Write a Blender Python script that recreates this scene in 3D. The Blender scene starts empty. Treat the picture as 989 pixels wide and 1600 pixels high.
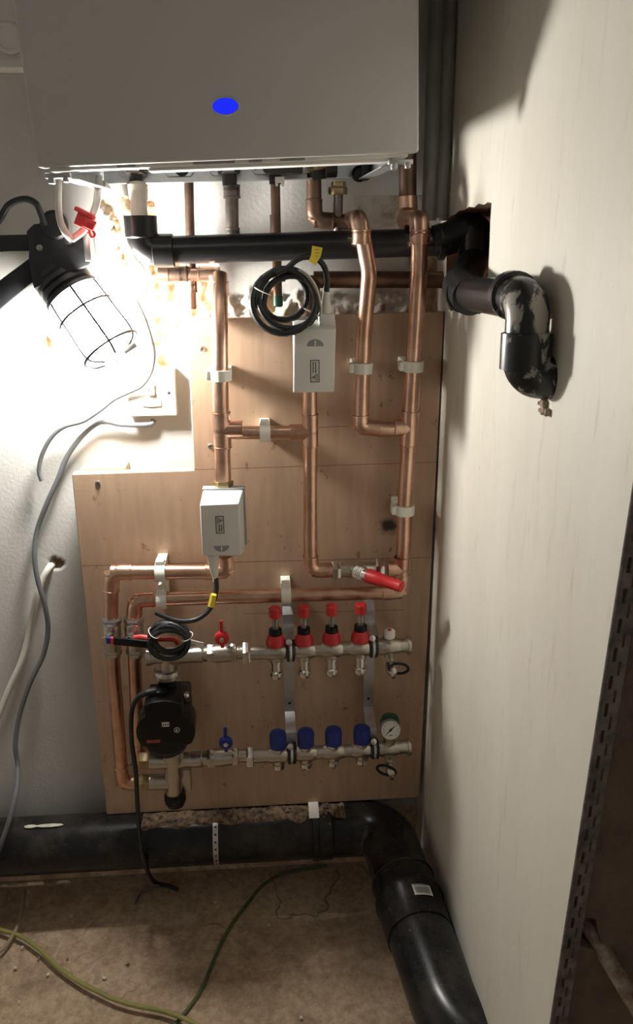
import bpy, bmesh, math, random
import numpy as np
from mathutils import Vector, Matrix, noise
random.seed(7)
V = Vector
# ------------------------------------------------------------------ camera
FPX, PITCH, YAW, ROLL = 1253.07, 0.33407, 0.068218, 0.006771
DW, HC = 1.40, 1.300                      # distance to the back wall, camera height
CAM = V((0, -DW, HC))
cy, sy, cp, sp, cr, sr = math.cos(YAW), math.sin(YAW), math.cos(PITCH), math.sin(PITCH), math.cos(ROLL), math.sin(ROLL)
fwd = V((sy*cp, cy*cp, -sp)); r0 = V((cy, -sy, 0)); d0 = fwd.cross(r0)
RIGHT = cr*r0 + sr*d0; DOWN = -sr*r0 + cr*d0
scn = bpy.context.scene
cd = bpy.data.cameras.new('camera'); cam = bpy.data.objects.new('camera', cd); scn.collection.objects.link(cam)
cd.sensor_fit = 'VERTICAL'; cd.sensor_height = 36; cd.lens = FPX/1600*36; cd.clip_start = .01
m4 = Matrix.Identity(4)
for i in range(3):
    m4[i][0] = RIGHT[i]; m4[i][1] = -DOWN[i]; m4[i][2] = -fwd[i]; m4[i][3] = CAM[i]
cam.matrix_world = m4; scn.camera = cam
# ------------------------------------------------------------------ world, exposure
w = bpy.data.worlds.new('world'); scn.world = w; w.use_nodes = True
w.node_tree.nodes['Background'].inputs[0].default_value = (.9, .95, 1, 1)
w.node_tree.nodes['Background'].inputs[1].default_value = .02
vs = scn.view_settings
vs.view_transform = 'Standard'; vs.look = 'None'; vs.gamma = 1; vs.use_curve_mapping = False; vs.exposure = 0.0
LAMP_STRENGTH = 445.0
# ------------------------------------------------------------------ pixels to places
def ray(px, py): return RIGHT*((px-494.5)/FPX) + DOWN*((py-800)/FPX) + fwd
def P(px, py, off=0.0):                   # point at a distance off the back wall
    d = ray(px, py); return CAM + d*((-off+DW)/d.y)
def X(px, py, x):                         # point on a plane parallel to the right wall
    d = ray(px, py); return CAM + d*(x/d.x)
def F(px, py, z=0.0):                     # point at a height over the floor
    d = ray(px, py); return CAM + d*((z-HC)/d.z)
def mm(n, px, py, off): return (P(px+n, py, off)-P(px, py, off)).length
XR = P(694, 487, .065).x + .002                                # right wall plane
_e0, _e1 = X(988, 764, XR), X(859, 1600, XR)
def ye(z): return _e1.y + (_e0.y-_e1.y)*(z-_e1.z)/(_e0.z-_e1.z)     # end of the right wall, slightly out of plumb
YE = ye(.3)
BOARD = .065                              # front face of the board
# ------------------------------------------------------------------ materials
MATS = {}
def mat(name, col, rough=.5, metal=0., var=0., scale=20., bump=0., bscale=None, col2=None, spec=.5, det=6, emit=None, estr=0., trans=0., alpha=1., stretch=None):
    m = bpy.data.materials.new(name); m.use_nodes = True; nt = m.node_tree; b = nt.nodes['Principled BSDF']
    b.inputs['Base Color'].default_value = (*col, 1); b.inputs['Roughness'].default_value = rough; b.inputs['Metallic'].default_value = metal
    b.inputs['Specular IOR Level'].default_value = spec
    if emit: b.inputs['Emission Color'].default_value = (*emit, 1); b.inputs['Emission Strength'].default_value = estr
    if trans: b.inputs['Transmission Weight'].default_value = trans
    if alpha < 1: b.inputs['Alpha'].default_value = alpha
    if var or bump:
        g = nt.nodes.new('ShaderNodeNewGeometry')
        src = g.outputs['Position']
        if stretch:
            mp = nt.nodes.new('ShaderNodeMapping'); mp.inputs['Scale'].default_value = stretch; nt.links.new(src, mp.inputs[0]); src = mp.outputs[0]
    if var:
        n = nt.nodes.new('ShaderNodeTexNoise'); n.inputs['Scale'].default_value = scale; n.inputs['Detail'].default_value = det; n.inputs['Roughness'].default_value = .6
        nt.links.new(src, n.inputs['Vector'])
        r = nt.nodes.new('ShaderNodeValToRGB'); r.color_ramp.elements[0].position = .35; r.color_ramp.elements[1].position = .65
        c2 = col2 if col2 else tuple(c*(1-var) for c in col)
        r.color_ramp.elements[0].color = (*c2, 1); r.color_ramp.elements[1].color = (*col, 1)
        nt.links.new(n.outputs['Fac'], r.inputs['Fac']); nt.links.new(r.outputs['Color'], b.inputs['Base Color'])
    if bump:
        n2 = nt.nodes.new('ShaderNodeTexNoise'); n2.inputs['Scale'].default_value = bscale or scale*4; n2.inputs['Detail'].default_value = 5
        nt.links.new(src, n2.inputs['Vector'])
        bp = nt.nodes.new('ShaderNodeBump'); bp.inputs['Strength'].default_value = bump; bp.inputs['Distance'].default_value = .004
        nt.links.new(n2.outputs['Fac'], bp.inputs['Height']); nt.links.new(bp.outputs['Normal'], b.inputs['Normal'])
    MATS[name] = m
    return m
mat('copper', (.80, .54, .41), .30, 1, .22, 30, col2=(.60, .37, .26))
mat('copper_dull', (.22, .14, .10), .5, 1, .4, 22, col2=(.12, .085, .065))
mat('copper_grey', (.22, .19, .17), .45, 1, .3, 25, col2=(.14, .12, .11))
mat('solder', (.62, .57, .52), .35, 1)
mat('brass', (.55, .44, .24), .38, 1, .35, 40)
mat('nickel', (.60, .56, .50), .32, 1, .15, 30)
mat('chrome', (.75, .74, .72), .18, 1)
mat('galv', (.62, .63, .64), .42, 1, .15, 60)
mat('black_plastic', (.010, .010, .011), .30, 0, .3, 30, spec=.28)
mat('black_pipe', (.012, .012, .013), .28, 0, .5, 25, col2=(.018, .017, .017), bump=.05, bscale=60, spec=.35)
mat('black_rubber', (.016, .017, .019), .45)
mat('lamp_black', (.02, .022, .026), .5)
mat('boiler_white', (.62, .615, .60), .38, 0, .03, 8)
mat('boiler_dark', (.03, .03, .03), .6)
mat('white_plastic', (.80, .79, .74), .4)
mat('valve_white', (.74, .73, .69), .42)
mat('valve_grey', (.28, .29, .30), .5)
mat('cream_plastic', (.80, .75, .64), .4)
mat('clip_white', (.83, .82, .74), .42)
mat('red_plastic', (.55, .025, .03), .38)
mat('clip_red', (.75, .06, .06), .4)
mat('blue_plastic', (.012, .03, .22), .38)
mat('green_plastic', (.008, .07, .04), .4)
mat('yellow_tag', (.75, .60, .05), .5)
mat('black_ink', (.015, .015, .015), .6)
mat('paper', (.78, .76, .70), .6)
mat('clear_plastic', (.75, .72, .66), .15, 0, trans=.75)
mat('grey_cable', (.13, .135, .14), .45)
mat('white_cable', (.72, .70, .64), .45)
mat('earth_yellow', (.36, .30, .09), .45, 0, .3, 14, col2=(.24, .24, .08))
mat('earth_green', (.07, .095, .045), .45, 0, .3, 60, col2=(.12, .13, .06))
mat('brown_cable', (.33, .24, .15), .5)
mat('timber', (.56, .42, .24), .6, 0, .3, 12, stretch=(1, 8, 8))
mat('steel_screw', (.45, .44, .42), .35, 1)
mat('grey_paint', (.30, .30, .275), .3, 0, .3, 12)
mat('ceiling_paint', (.82, .81, .79), .8)
mat('mortar', (.52, .40, .28), .9, 0, .7, 110, .5, 160, col2=(.12, .08, .055))
mat('crumbs', (.30, .20, .12), .9, 0, .7, 90, .6, 180, col2=(.035, .025, .02))
mat('plaster_chip', (.70, .66, .58), .9, 0, .2, 90)
mat('rust', (.22, .12, .07), .8, .3, .7, 60, col2=(.55, .50, .42), bump=.3, bscale=150)
mat('dial_white', (.72, .70, .66), .4)
mat('blue_led', (.0, .01, .3), .4, emit=(.008, .02, .95), estr=.95)
mat('lamp_glow', (1, 1, 1), .4, emit=(1., .97, .91), estr=LAMP_STRENGTH)
mat('wire_steel', (.015, .015, .016), .5)
mat('dark_steel', (.07, .065, .06), .6, .4, .5, 90)
mat('bead_steel', (.30, .275, .25), .6, .2, .5, 60)
mat('pencil', (.22, .13, .085), .7)
mat('paper_grey', (.62, .61, .58), .6)
mat('label_red', (.30, .07, .045), .5)
mat('cream_dark', (.62, .56, .46), .5)
mat('brick_red', (.30, .15, .09), .9, 0, .5, 40, .4, 90)

def nd(nt, t, **kw):
    n = nt.nodes.new(t)
    for k, v in kw.items(): setattr(n, k, v)
    return n
def ramp(nt, fac, stops):
    r = nd(nt, 'ShaderNodeValToRGB'); e = r.color_ramp.elements
    while len(e) < len(stops): e.new(.5)
    for i, (p, c) in enumerate(stops): e[i].position = p; e[i].color = (*c, 1) if len(c) == 3 else c
    nt.links.new(fac, r.inputs['Fac']); return r.outputs['Color']
def tex(nt, vec, scale, det=5, rough=.55, dist=0.):
    n = nd(nt, 'ShaderNodeTexNoise'); n.inputs['Scale'].default_value = scale; n.inputs['Detail'].default_value = det
    n.inputs['Roughness'].default_value = rough; n.inputs['Distortion'].default_value = dist
    nt.links.new(vec, n.inputs['Vector']); return n.outputs['Fac']
def mix(nt, fac, a, b, mode='MIX'):
    m = nd(nt, 'ShaderNodeMix', data_type='RGBA', blend_type=mode)
    if isinstance(fac, (int, float)): m.inputs[0].default_value = fac
    else: nt.links.new(fac, m.inputs[0])
    for s, v in ((6, a), (7, b)):
        if isinstance(v, tuple): m.inputs[s].default_value = (*v, 1)
        else: nt.links.new(v, m.inputs[s])
    return m.outputs[2]
def shader(name, rough=.8):
    m = bpy.data.materials.new(name); m.use_nodes = True; MATS[name] = m; nt = m.node_tree
    b = nt.nodes['Principled BSDF']; b.inputs['Roughness'].default_value = rough
    g = nd(nt, 'ShaderNodeNewGeometry')
    return nt, b, g.outputs['Position']
def bumpit(nt, b, h, s, d=.004):
    bp = nd(nt, 'ShaderNodeBump'); bp.inputs['Strength'].default_value = s; bp.inputs['Distance'].default_value = d
    nt.links.new(h, bp.inputs['Height']); nt.links.new(bp.outputs['Normal'], b.inputs['Normal'])
def mapped(nt, pos, sc):
    mp = nd(nt, 'ShaderNodeMapping'); mp.inputs['Scale'].default_value = sc; nt.links.new(pos, mp.inputs[0]); return mp.outputs[0]
# painted plaster of the right wall: faint smears, scratches and specks
nt, b, pos = shader('plaster_right', .55)
base = ramp(nt, tex(nt, mapped(nt, pos, (1, 1, .35)), 9, 6), [(.3, (.70, .66, .57)), (.7, (.78, .745, .66))])
smear = ramp(nt, tex(nt, mapped(nt, pos, (1, 5, .7)), 12, 6, .7), [(.58, (0, 0, 0)), (.78, (1, 1, 1))])
c = mix(nt, smear, base, (.58, .53, .45))
speck = ramp(nt, tex(nt, pos, 85, 2), [(.755, (0, 0, 0)), (.80, (1, 1, 1))])
c = mix(nt, speck, c, (.42, .37, .31)); nt.links.new(c, b.inputs['Base Color'])
bumpit(nt, b, tex(nt, mapped(nt, pos, (1, 1, .3)), 60, 5), .10)
# back wall: white plaster, broken brick and mortar where the mesh says so
nt, b, pos = shader('plaster_back', .75)
at_ = nd(nt, 'ShaderNodeAttribute', attribute_name='damage')
base = ramp(nt, tex(nt, pos, 6, 6), [(.3, (.56, .55, .52)), (.7, (.62, .61, .58))])
brick = ramp(nt, tex(nt, pos, 26, 6, .7), [(.32, (.30, .17, .10)), (.48, (.52, .34, .20)), (.62, (.70, .57, .40)), (.72, (.78, .70, .58))])
c = mix(nt, at_.outputs['Fac'], base, brick)
at2 = nd(nt, 'ShaderNodeAttribute', attribute_name='stain')
st = ramp(nt, tex(nt, pos, 45, 5, .7), [(.40, (.50, .45, .38)), (.56, (.34, .28, .22)), (.68, (.17, .11, .08))])
c = mix(nt, at2.outputs['Fac'], c, st)
nt.links.new(c, b.inputs['Base Color']); bumpit(nt, b, tex(nt, pos, 140, 4), .18)
# plywood board, warm brown with rubbed dark spots and a scorch mark
nt, b, pos = shader('board_ply', .55)
base = ramp(nt, tex(nt, mapped(nt, pos, (9, 9, 1.2)), 9, 6), [(.3, (.44, .30, .205)), (.7, (.52, .36, .245))])
sp_ = ramp(nt, tex(nt, mapped(nt, pos, (1.6, 1, 1)), 38, 3, .6), [(.66, (0, 0, 0)), (.74, (1, 1, 1))])
c = mix(nt, sp_, base, (.27, .15, .09))
gl = nd(nt, 'ShaderNodeVectorMath', operation='DISTANCE'); nt.links.new(pos, gl.inputs[0]); gl.inputs[1].default_value = P(607, 822, BOARD)
n_ = nd(nt, 'ShaderNodeMath', operation='MULTIPLY_ADD'); nt.links.new(tex(nt, pos, 60, 4), n_.inputs[0]); n_.inputs[1].default_value = .03; nt.links.new(gl.outputs['Value'], n_.inputs[2])
so = ramp(nt, n_.outputs[0], [(.022, (1, 1, 1)), (.036, (0, 0, 0))])
c = mix(nt, so, c, (.05, .035, .025)); nt.links.new(c, b.inputs['Base Color']); bumpit(nt, b, tex(nt, mapped(nt, pos, (1, 1, 12)), 30, 4), .05)
# dusty concrete floor
nt, b, pos = shader('concrete', .9)
base = ramp(nt, tex(nt, pos, 7, 8, .65), [(.3, (.40, .28, .185)), (.5, (.57, .42, .285)), (.7, (.66, .50, .35))])
fine = ramp(nt, tex(nt, pos, 70, 5, .7), [(.35, (.55, .5, .45)), (.6, (1, 1, 1))])
c = mix(nt, .7, base, fine, 'MULTIPLY')
chips = ramp(nt, tex(nt, pos, 150, 2), [(.72, (0, 0, 0)), (.76, (1, 1, 1))])
c = mix(nt, chips, c, (.62, .54, .44))
dirt = ramp(nt, tex(nt, pos, 16, 7, .75, .8), [(.50, (0, 0, 0)), (.72, (.8, .8, .8))]); c = mix(nt, dirt, c, (.24, .165, .11))
vo = nd(nt, 'ShaderNodeTexVoronoi', feature='DISTANCE_TO_EDGE'); vo.inputs['Scale'].default_value = 4.5
wv = nd(nt, 'ShaderNodeVectorMath', operation='MULTIPLY_ADD'); nn_ = nd(nt, 'ShaderNodeTexNoise'); nn_.inputs['Scale'].default_value = 14; nt.links.new(pos, nn_.inputs['Vector'])
nt.links.new(nn_.outputs['Color'], wv.inputs[0]); wv.inputs[1].default_value = (.09, .09, .0); nt.links.new(pos, wv.inputs[2]); nt.links.new(wv.outputs[0], vo.inputs['Vector'])
cr_ = ramp(nt, vo.outputs['Distance'], [(.004, (1, 1, 1)), (.010, (0, 0, 0))]); gate = ramp(nt, tex(nt, pos, 5, 2), [(.50, (0, 0, 0)), (.56, (1, 1, 1))]); cm = mix(nt, 1., cr_, gate, 'MULTIPLY')
c = mix(nt, cm, c, (.22, .155, .105)); nt.links.new(c, b.inputs['Base Color']); bumpit(nt, b, tex(nt, pos, 45, 9, .7), .75, .009)
# thin clear glass of the lamp
m = bpy.data.materials.new('lamp_glass'); m.use_nodes = True; MATS['lamp_glass'] = m; nt = m.node_tree; nt.nodes.remove(nt.nodes['Principled BSDF'])
tr = nd(nt, 'ShaderNodeBsdfTransparent'); gs = nd(nt, 'ShaderNodeBsdfGlossy'); gs.inputs['Roughness'].default_value = .1; mx = nd(nt, 'ShaderNodeMixShader'); mx.inputs[0].default_value = .06
nt.links.new(tr.outputs[0], mx.inputs[1]); nt.links.new(gs.outputs[0], mx.inputs[2]); nt.links.new(mx.outputs[0], nt.nodes['Material Output'].inputs['Surface'])
# bare dark render on the end of the wall
nt, b, pos = shader('bare_render', .95)
nt.links.new(ramp(nt, tex(nt, pos, 22, 7, .65), [(.3, (.17, .12, .09)), (.7, (.26, .19, .145))]), b.inputs['Base Color']); bumpit(nt, b, tex(nt, pos, 90, 5), .4)
# black plastic pipe smeared with plaster
nt, b, pos = shader('pipe_smeared', .3)
f_ = ramp(nt, tex(nt, mapped(nt, pos, (1, 1, .6)), 42, 4, .6, .6), [(.545, (0, 0, 0)), (.60, (1, 1, 1))])
nt.links.new(mix(nt, f_, (.013, .013, .014), (.36, .34, .30)), b.inputs['Base Color'])
# soil pipe: black with pale dust settled on it
nt, b, pos = shader('soil_black', .27); b.inputs['Specular IOR Level'].default_value = .35
f_ = ramp(nt, tex(nt, pos, 130, 3), [(.68, (0, 0, 0)), (.74, (1, 1, 1))])
d_ = ramp(nt, tex(nt, pos, 10, 6, .7), [(.45, (.010, .010, .011)), (.75, (.05, .042, .034))])
nt.links.new(mix(nt, f_, d_, (.16, .12, .085)), b.inputs['Base Color'])

# ------------------------------------------------------------------ mesh building
def frame(d):
    d = d.normalized(); a = V((0, 0, 1)) if abs(d.z) < .9 else V((1, 0, 0))
    u = d.cross(a).normalized(); return u, d.cross(u).normalized(), d
class MB:
    def __init__(s): s.v = []; s.f = []
    def add(s, vs, fs):
        o = len(s.v); s.v += [V(p) for p in vs]; s.f += [tuple(i+o for i in f) for f in fs]; return s
    def tube(s, pts, r, seg=16, cap=True, closed=False):
        pts = [V(p) for p in pts]; n = len(pts); rs = r if isinstance(r, (list, tuple)) else [r]*n
        T = []
        for i in range(n):
            a = pts[i-1] if (i > 0 or closed) else pts[i]; c = pts[(i+1) % n] if (i < n-1 or closed) else pts[i]
            T.append((c-a).normalized())
        u, v_, _ = frame(T[0]); vs = []; fs = []
        for i in range(n):
            if i:
                q = T[i-1].rotation_difference(T[i]); u = q @ u
            u = (u - T[i]*u.dot(T[i])).normalized(); w_ = T[i].cross(u)
            for k in range(seg):
                a = 2*math.pi*k/seg; vs.append(pts[i] + (u*math.cos(a)+w_*math.sin(a))*rs[i])
        for i in range(n if closed else n-1):
            j = (i+1) % n
            for k in range(seg):
                k2 = (k+1) % seg; fs.append((i*seg+k, i*seg+k2, j*seg+k2, j*seg+k))
        if cap and not closed:
            fs.append(tuple(range(seg-1, -1, -1))); fs.append(tuple((n-1)*seg+k for k in range(seg)))
        return s.add(vs, fs)
    def lathe(s, o, d, prof, seg=24, cap=True):
        u, v_, d = frame(V(d)); o = V(o); vs = []; fs = []
        for t, r in prof:
            r = max(r, 1e-5)
            for k in range(seg):
                a = 2*math.pi*(k+.5)/seg; vs.append(o + d*t + (u*math.cos(a)+v_*math.sin(a))*r)
        for i in range(len(prof)-1):
            for k in range(seg):
                k2 = (k+1) % seg; fs.append((i*seg+k, i*seg+k2, (i+1)*seg+k2, (i+1)*seg+k))
        if cap:
            n = len(prof); fs.append(tuple(range(seg-1, -1, -1))); fs.append(tuple((n-1)*seg+k for k in range(seg)))
        return s.add(vs, fs)
    def hexa(s, p, bev=0., seg=2):          # eight points: bottom four, top four
        bm = bmesh.new(); q = [bm.verts.new(V(x)) for x in p]
        for f in ((3, 2, 1, 0), (4, 5, 6, 7), (0, 1, 5, 4), (1, 2, 6, 5), (2, 3, 7, 6), (3, 0, 4, 7)): bm.faces.new([q[i] for i in f])
        bmesh.ops.recalc_face_normals(bm, faces=bm.faces)
        return s.bm(bm, bev, seg)
    def bm(s, bm, bev=0., seg=2):
        if bev: bmesh.ops.bevel(bm, geom=list(bm.edges), offset=bev, segments=seg, affect='EDGES', profile=.5, clamp_overlap=True)
        bm.verts.ensure_lookup_table(); bm.verts.index_update()
        s.add([v.co.copy() for v in bm.verts], [tuple(v.index for v in f.verts) for f in bm.faces]); bm.free(); return s
    def box(s, c, size, ax=None, bev=0., seg=2):
        c = V(c); a, b_, d = ax or (V((1, 0, 0)), V((0, 1, 0)), V((0, 0, 1))); x, y, z = (k/2 for k in size)
        p = [c+a*i*x+b_*j*y+d*k*z for k in (-1, 1) for i, j in ((-1, -1), (1, -1), (1, 1), (-1, 1))]
        return s.hexa(p, bev, seg)
    def prism(s, poly, n, bev=0., seg=2):    # polygon of world points pushed along the vector n
        bm = bmesh.new(); a = [bm.verts.new(V(p)) for p in poly]; c = [bm.verts.new(V(p)+V(n)) for p in poly]
        bm.faces.new(a); bm.faces.new(c[::-1]); k = len(a)
        for i in range(k): bm.faces.new((a[i], c[i], c[(i+1) % k], a[(i+1) % k]))
        bmesh.ops.recalc_face_normals(bm, faces=bm.faces)
        return s.bm(bm, bev, seg)
    def ball(s, c, r, seg=16):
        n = seg//2; return s.lathe(V(c)-V((0, 0, 1))*r, (0, 0, 1), [(r-r*math.cos(math.pi*i/n), r*math.sin(math.pi*i/n)) for i in range(n+1)], seg)
    def build(s, name, m, parent=None, ang=35, kind=None, label=None):
        me = bpy.data.meshes.new(name); o_ = V((0, 0, 0)); q = parent
        while q is not None: o_ += q.location; q = q.parent
        me.from_pydata([tuple(p-o_) for p in s.v], [], s.f); me.validate()
        bm = bmesh.new(); bm.from_mesh(me); bmesh.ops.recalc_face_normals(bm, faces=bm.faces); bm.to_mesh(me); bm.free()
        me.polygons.foreach_set('use_smooth', [True]*len(me.polygons)); me.set_sharp_from_angle(angle=math.radians(ang))
        me.materials.append(MATS[m]); ob = bpy.data.objects.new(name, me); scn.collection.objects.link(ob); ob.parent = parent
        if kind: ob['kind'] = kind
        if label: ob['label'] = label
        return ob
def tag(o, label, cat, group=None):
    o['label'] = label; o['category'] = cat
    if group: o['group'] = group
    return o
def thing(name, label, cat, loc, group=None):
    o = bpy.data.objects.new(name, None); scn.collection.objects.link(o); o.location = loc; o.empty_display_size = .02
    return tag(o, label, cat, group)
def single(mb, name, m, label, cat, group=None, ang=35):
    """one-mesh thing with its origin at its own base"""
    c = sum(mb.v, V())/len(mb.v); c.z = min(p.z for p in mb.v)
    mb.v = [p-c for p in mb.v]; o = mb.build(name, m, None, ang); o.location = c
    return tag(o, label, cat, group)
def struct(mb, name, m, ang=35):
    o = mb.build(name, m, None, ang); o['kind'] = 'structure'; return o
def fillet(pts, r, n=8):
    out = [V(pts[0])]
    for i in range(1, len(pts)-1):
        p = V(pts[i]); a = (V(pts[i-1])-p); c = (V(pts[i+1])-p); la, lc = a.length, c.length; a.normalize(); c.normalize()
        th = a.angle(c); t = min(r/math.tan(th/2), la*.48, lc*.48); rr = t*math.tan(th/2)
        ce = p + (a+c).normalized()*(rr/math.sin(th/2)); s0 = p+a*t-ce; s1 = p+c*t-ce; q = s0.rotation_difference(s1)
        from mathutils import Quaternion
        for k in range(n+1): out.append(ce + Quaternion().slerp(q, k/n) @ s0)
    out.append(V(pts[-1])); return out
def spline(pts, n=8):
    p = [V(x) for x in pts]; p = [p[0]*2-p[1]] + p + [p[-1]*2-p[-2]]; out = []
    for i in range(1, len(p)-2):
        for k in range(n):
            t = k/n; a, b_, c, d = p[i-1], p[i], p[i+1], p[i+2]
            out.append(.5*((2*b_)+(c-a)*t+(2*a-5*b_+4*c-d)*t*t+(3*b_-a-3*c+d)*t**3))
    out.append(p[-2]); return out
def run(th, pts, r, m, rb=None, fat=1.10, sock=.016, fit=None, ends=(0, 0)):
    """a soldered run: straight pipes, an elbow fitting at every corner"""
    pts = [V(p) for p in pts]; rb = rb or r*1.6
    for i in range(len(pts)-1): MB().tube([pts[i], pts[i+1]], r, 20).build('pipe', m, th)
    for i in range(1, len(pts)-1):
        a = (pts[i-1]-pts[i]).normalized(); c = (pts[i+1]-pts[i]).normalized(); t = rb/math.tan(a.angle(c)/2)
        s1 = min(sock, max(.003, (pts[i-1]-pts[i]).length-t)); s2 = min(sock, max(.003, (pts[i+1]-pts[i]).length-t))
        path = fillet([pts[i]+a*(t+s1), pts[i], pts[i]+c*(t+s2)], rb, 8)
        e = MB(); e.tube(path, r*fat, 20)
        for q, d_ in ((pts[i]+a*(t+s1), a), (pts[i]+c*(t+s2), c)): e.lathe(q-d_*.003, d_, [(0, r*fat), (.0004, r*fat*1.05), (.0026, r*fat*1.05), (.003, r*fat)], 20)
        e.build('elbow', fit or m, th)
def fitting(th, name, c, arms, r, m, fat=1.10, bead=True):
    """tee or coupling: arms = list of (direction, length)"""
    e = MB(); c = V(c)
    for d_, l in arms:
        d_ = V(d_).normalized(); e.tube([c-d_*r*.2, c+d_*l], r*fat, 20)
        if bead: e.lathe(c+d_*(l-.003), d_, [(0, r*fat), (.0004, r*fat*1.05), (.0026, r*fat*1.05), (.003, r*fat)], 20)
    return e.build(name, m, th)
def nut(e, c, d_, across, length):
    d_ = V(d_).normalized(); r = across/2/math.cos(math.pi/6); t = min(.002, length*.2)
    return e.lathe(V(c)-d_*length/2, d_, [(0, r*.93), (t, r), (length-t, r), (length, r*.93)], 6)
UX, UY, UZ = V((1, 0, 0)), V((0, 1, 0)), V((0, 0, 1)); N = V((0, -1, 0))

# ================================================================== SETTING
def inside(poly, x, z):
    c = False; n = len(poly)
    for i in range(n):
        x1, z1 = poly[i]; x2, z2 = poly[(i+1) % n]
        if (z1 > z) != (z2 > z) and x < (x2-x1)*(z-z1)/(z2-z1)+x1: c = not c
    return c
def region(px): return [(P(a, b_).x, P(a, b_).z) for a, b_ in px]
R_CHASE = region([(148, 288), (200, 284), (240, 300), (246, 345), (240, 400), (262, 418), (300, 416), (300, 470), (285, 505), (276, 560), (262, 580), (212, 572), (203, 500), (198, 440), (186, 390), (172, 335)])
R_BAND = [region([(250, 412), (335, 410), (335, 490), (262, 500)]), region([(640, 385), (712, 372), (712, 492), (655, 486), (640, 450)]), region([(395, 455), (420, 440), (440, 470), (430, 490), (395, 488)])]
R_LEDGE = region([(270, 466), (712, 456), (712, 505), (270, 512)])
R_STAIN = region([(545, 262), (712, 250), (712, 350), (560, 350)])
R_HOLE = [(P(71, 537), .010), (P(83, 881), .011)]
zl = P(300, 1262).z
xs = np.concatenate([np.arange(-1.3, -.62, .06), np.arange(-.62, XR+.001, .0045), [XR+.005]])
zs = np.concatenate([np.arange(0, .16, .008), np.arange(.16, .62, .03), np.arange(.62, 1.36, .0045), np.arange(1.36, 2.42, .06)])
vb, dmg, stn = [], [], []
for z in zs:
    for x in xs:
        d = 0.; s_ = 0.; dep = 0.
        p3 = V((x*18, z*18, .3)); jx = x+.010*noise.noise(p3*2.2); jz = z+.010*noise.noise(p3*2.2+V((9, 3, 1)))
        if .62 < z < 1.36 and x > -.62:
            if inside(R_CHASE, jx, jz) or any(inside(q, jx, jz) for q in R_BAND):
                d = 1.; dep = .014+.012*noise.fractal(p3*2.6, .6, 2.0, 4)
            elif inside(R_LEDGE, jx, jz):
                k = noise.fractal(p3*3.1, .6, 2., 4); d = .55 if k > .12 else .12; dep = -.010-.014*k
            if inside(R_STAIN, jx, jz): s_ = max(0, min(1, .75+.9*noise.noise(p3*1.3)))
            for c, r_ in R_HOLE:
                q = math.hypot(jx-c.x, z-c.z)
                if q < r_: d = 1.; dep = .02
        if z < zl-.02+.01*noise.noise(p3) and x > -.62:
            d = .9; dep = (-.012-.010*noise.fractal(p3*3, .6, 2., 3))*max(0, min(1, (z-zl+.10)/.04))  # rough mortar foot; high damage also colours in shade under the soil pipe
        vb.append((x, dep+.0008*noise.noise(p3*.4), z)); dmg.append(d); stn.append(s_)
nx = len(xs); fb = [(j*nx+i, j*nx+i+1, (j+1)*nx+i+1, (j+1)*nx+i) for j in range(len(zs)-1) for i in range(nx-1)]
me = bpy.data.meshes.new('wall_back'); me.from_pydata(vb, [], fb)
a_ = me.attributes.new('damage', 'FLOAT', 'POINT'); a_.data.foreach_set('value', dmg)
a_ = me.attributes.new('stain', 'FLOAT', 'POINT'); a_.data.foreach_set('value', stn)
me.polygons.foreach_set('use_smooth', [True]*len(me.polygons)); me.materials.append(MATS['plaster_back'])
wb = bpy.data.objects.new('wall_back', me); scn.collection.objects.link(wb); wb['kind'] = 'structure'

def filled(outer, holes, to3):
    """flat polygon with holes; returns an MB"""
    bm = bmesh.new(); ed = []
    for lp in [outer]+holes:
        vv = [bm.verts.new(to3(*p)) for p in lp]
        for i in range(len(vv)): ed.append(bm.edges.new((vv[i], vv[(i+1) % len(vv)])))
    bmesh.ops.triangle_fill(bm, edges=ed, use_beauty=True, use_dissolve=False)
    e = MB(); e.bm(bm); return e
# right wall with the broken opening for the waste pipe, and its bare end
hpx = [(768, 317), (767, 332), (766, 345), (765, 380), (763, 420), (760, 447), (757, 470), (755, 487), (749, 491), (744, 489), (738, 492), (731, 487), (722, 489), (712, 484), (704, 486), (698, 470), (697, 430), (698, 380), (699, 345), (704, 338), (711, 335), (718, 329), (726, 328), (733, 323), (741, 324), (748, 318), (756, 320), (762, 316)]
hole_yz = [(min(X(a, b_, XR).y, -.006), X(a, b_, XR).z) for a, b_ in hpx]
e = filled([(ye(0), 0), (0.02, 0), (0.02, 2.4), (ye(2.4), 2.4)], [hole_yz], lambda y, z: V((XR, y, z)))
struct(e, 'wall_right', 'plaster_right')
e = MB()
n_ = len(hole_yz); vs_ = [V((XR, y, z)) for y, z in hole_yz] + [V((XR+.075, y, z)) for y, z in hole_yz]
e.add(vs_, [(i, (i+1) % n_, n_+(i+1) % n_, n_+i) for i in range(n_)] + [tuple(range(2*n_-1, n_-1, -1))])
e.build('broken_opening', 'brick_red', bpy.data.objects['wall_right'])
def E_(px, py):
    p = V((0, YE, 0))
    for _ in range(6): d = ray(px, py); p = CAM + d*((ye(p.z)+DW)/d.y)
    return p
eh = [E_(a, b_) for a, b_ in [(910, 1456), (925, 1447), (938, 1450), (941, 1470), (948, 1490), (940, 1500), (925, 1496), (908, 1490)]]
ehx = [(p.x, p.z) for p in eh]
e = filled([(XR, 0), (1.3, 0), (1.3, 2.4), (XR, 2.4)], [ehx], lambda x, z: V((x, ye(z)+.012, z)))
n_ = len(ehx); vs_ = [V((x, ye(z)+.012, z)) for x, z in ehx] + [V((x, ye(z)+.07, z)) for x, z in ehx]
e.add(vs_, [(i, (i+1) % n_, n_+(i+1) % n_, n_+i) for i in range(n_)] + [tuple(range(2*n_-1, n_-1, -1))])
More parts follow.
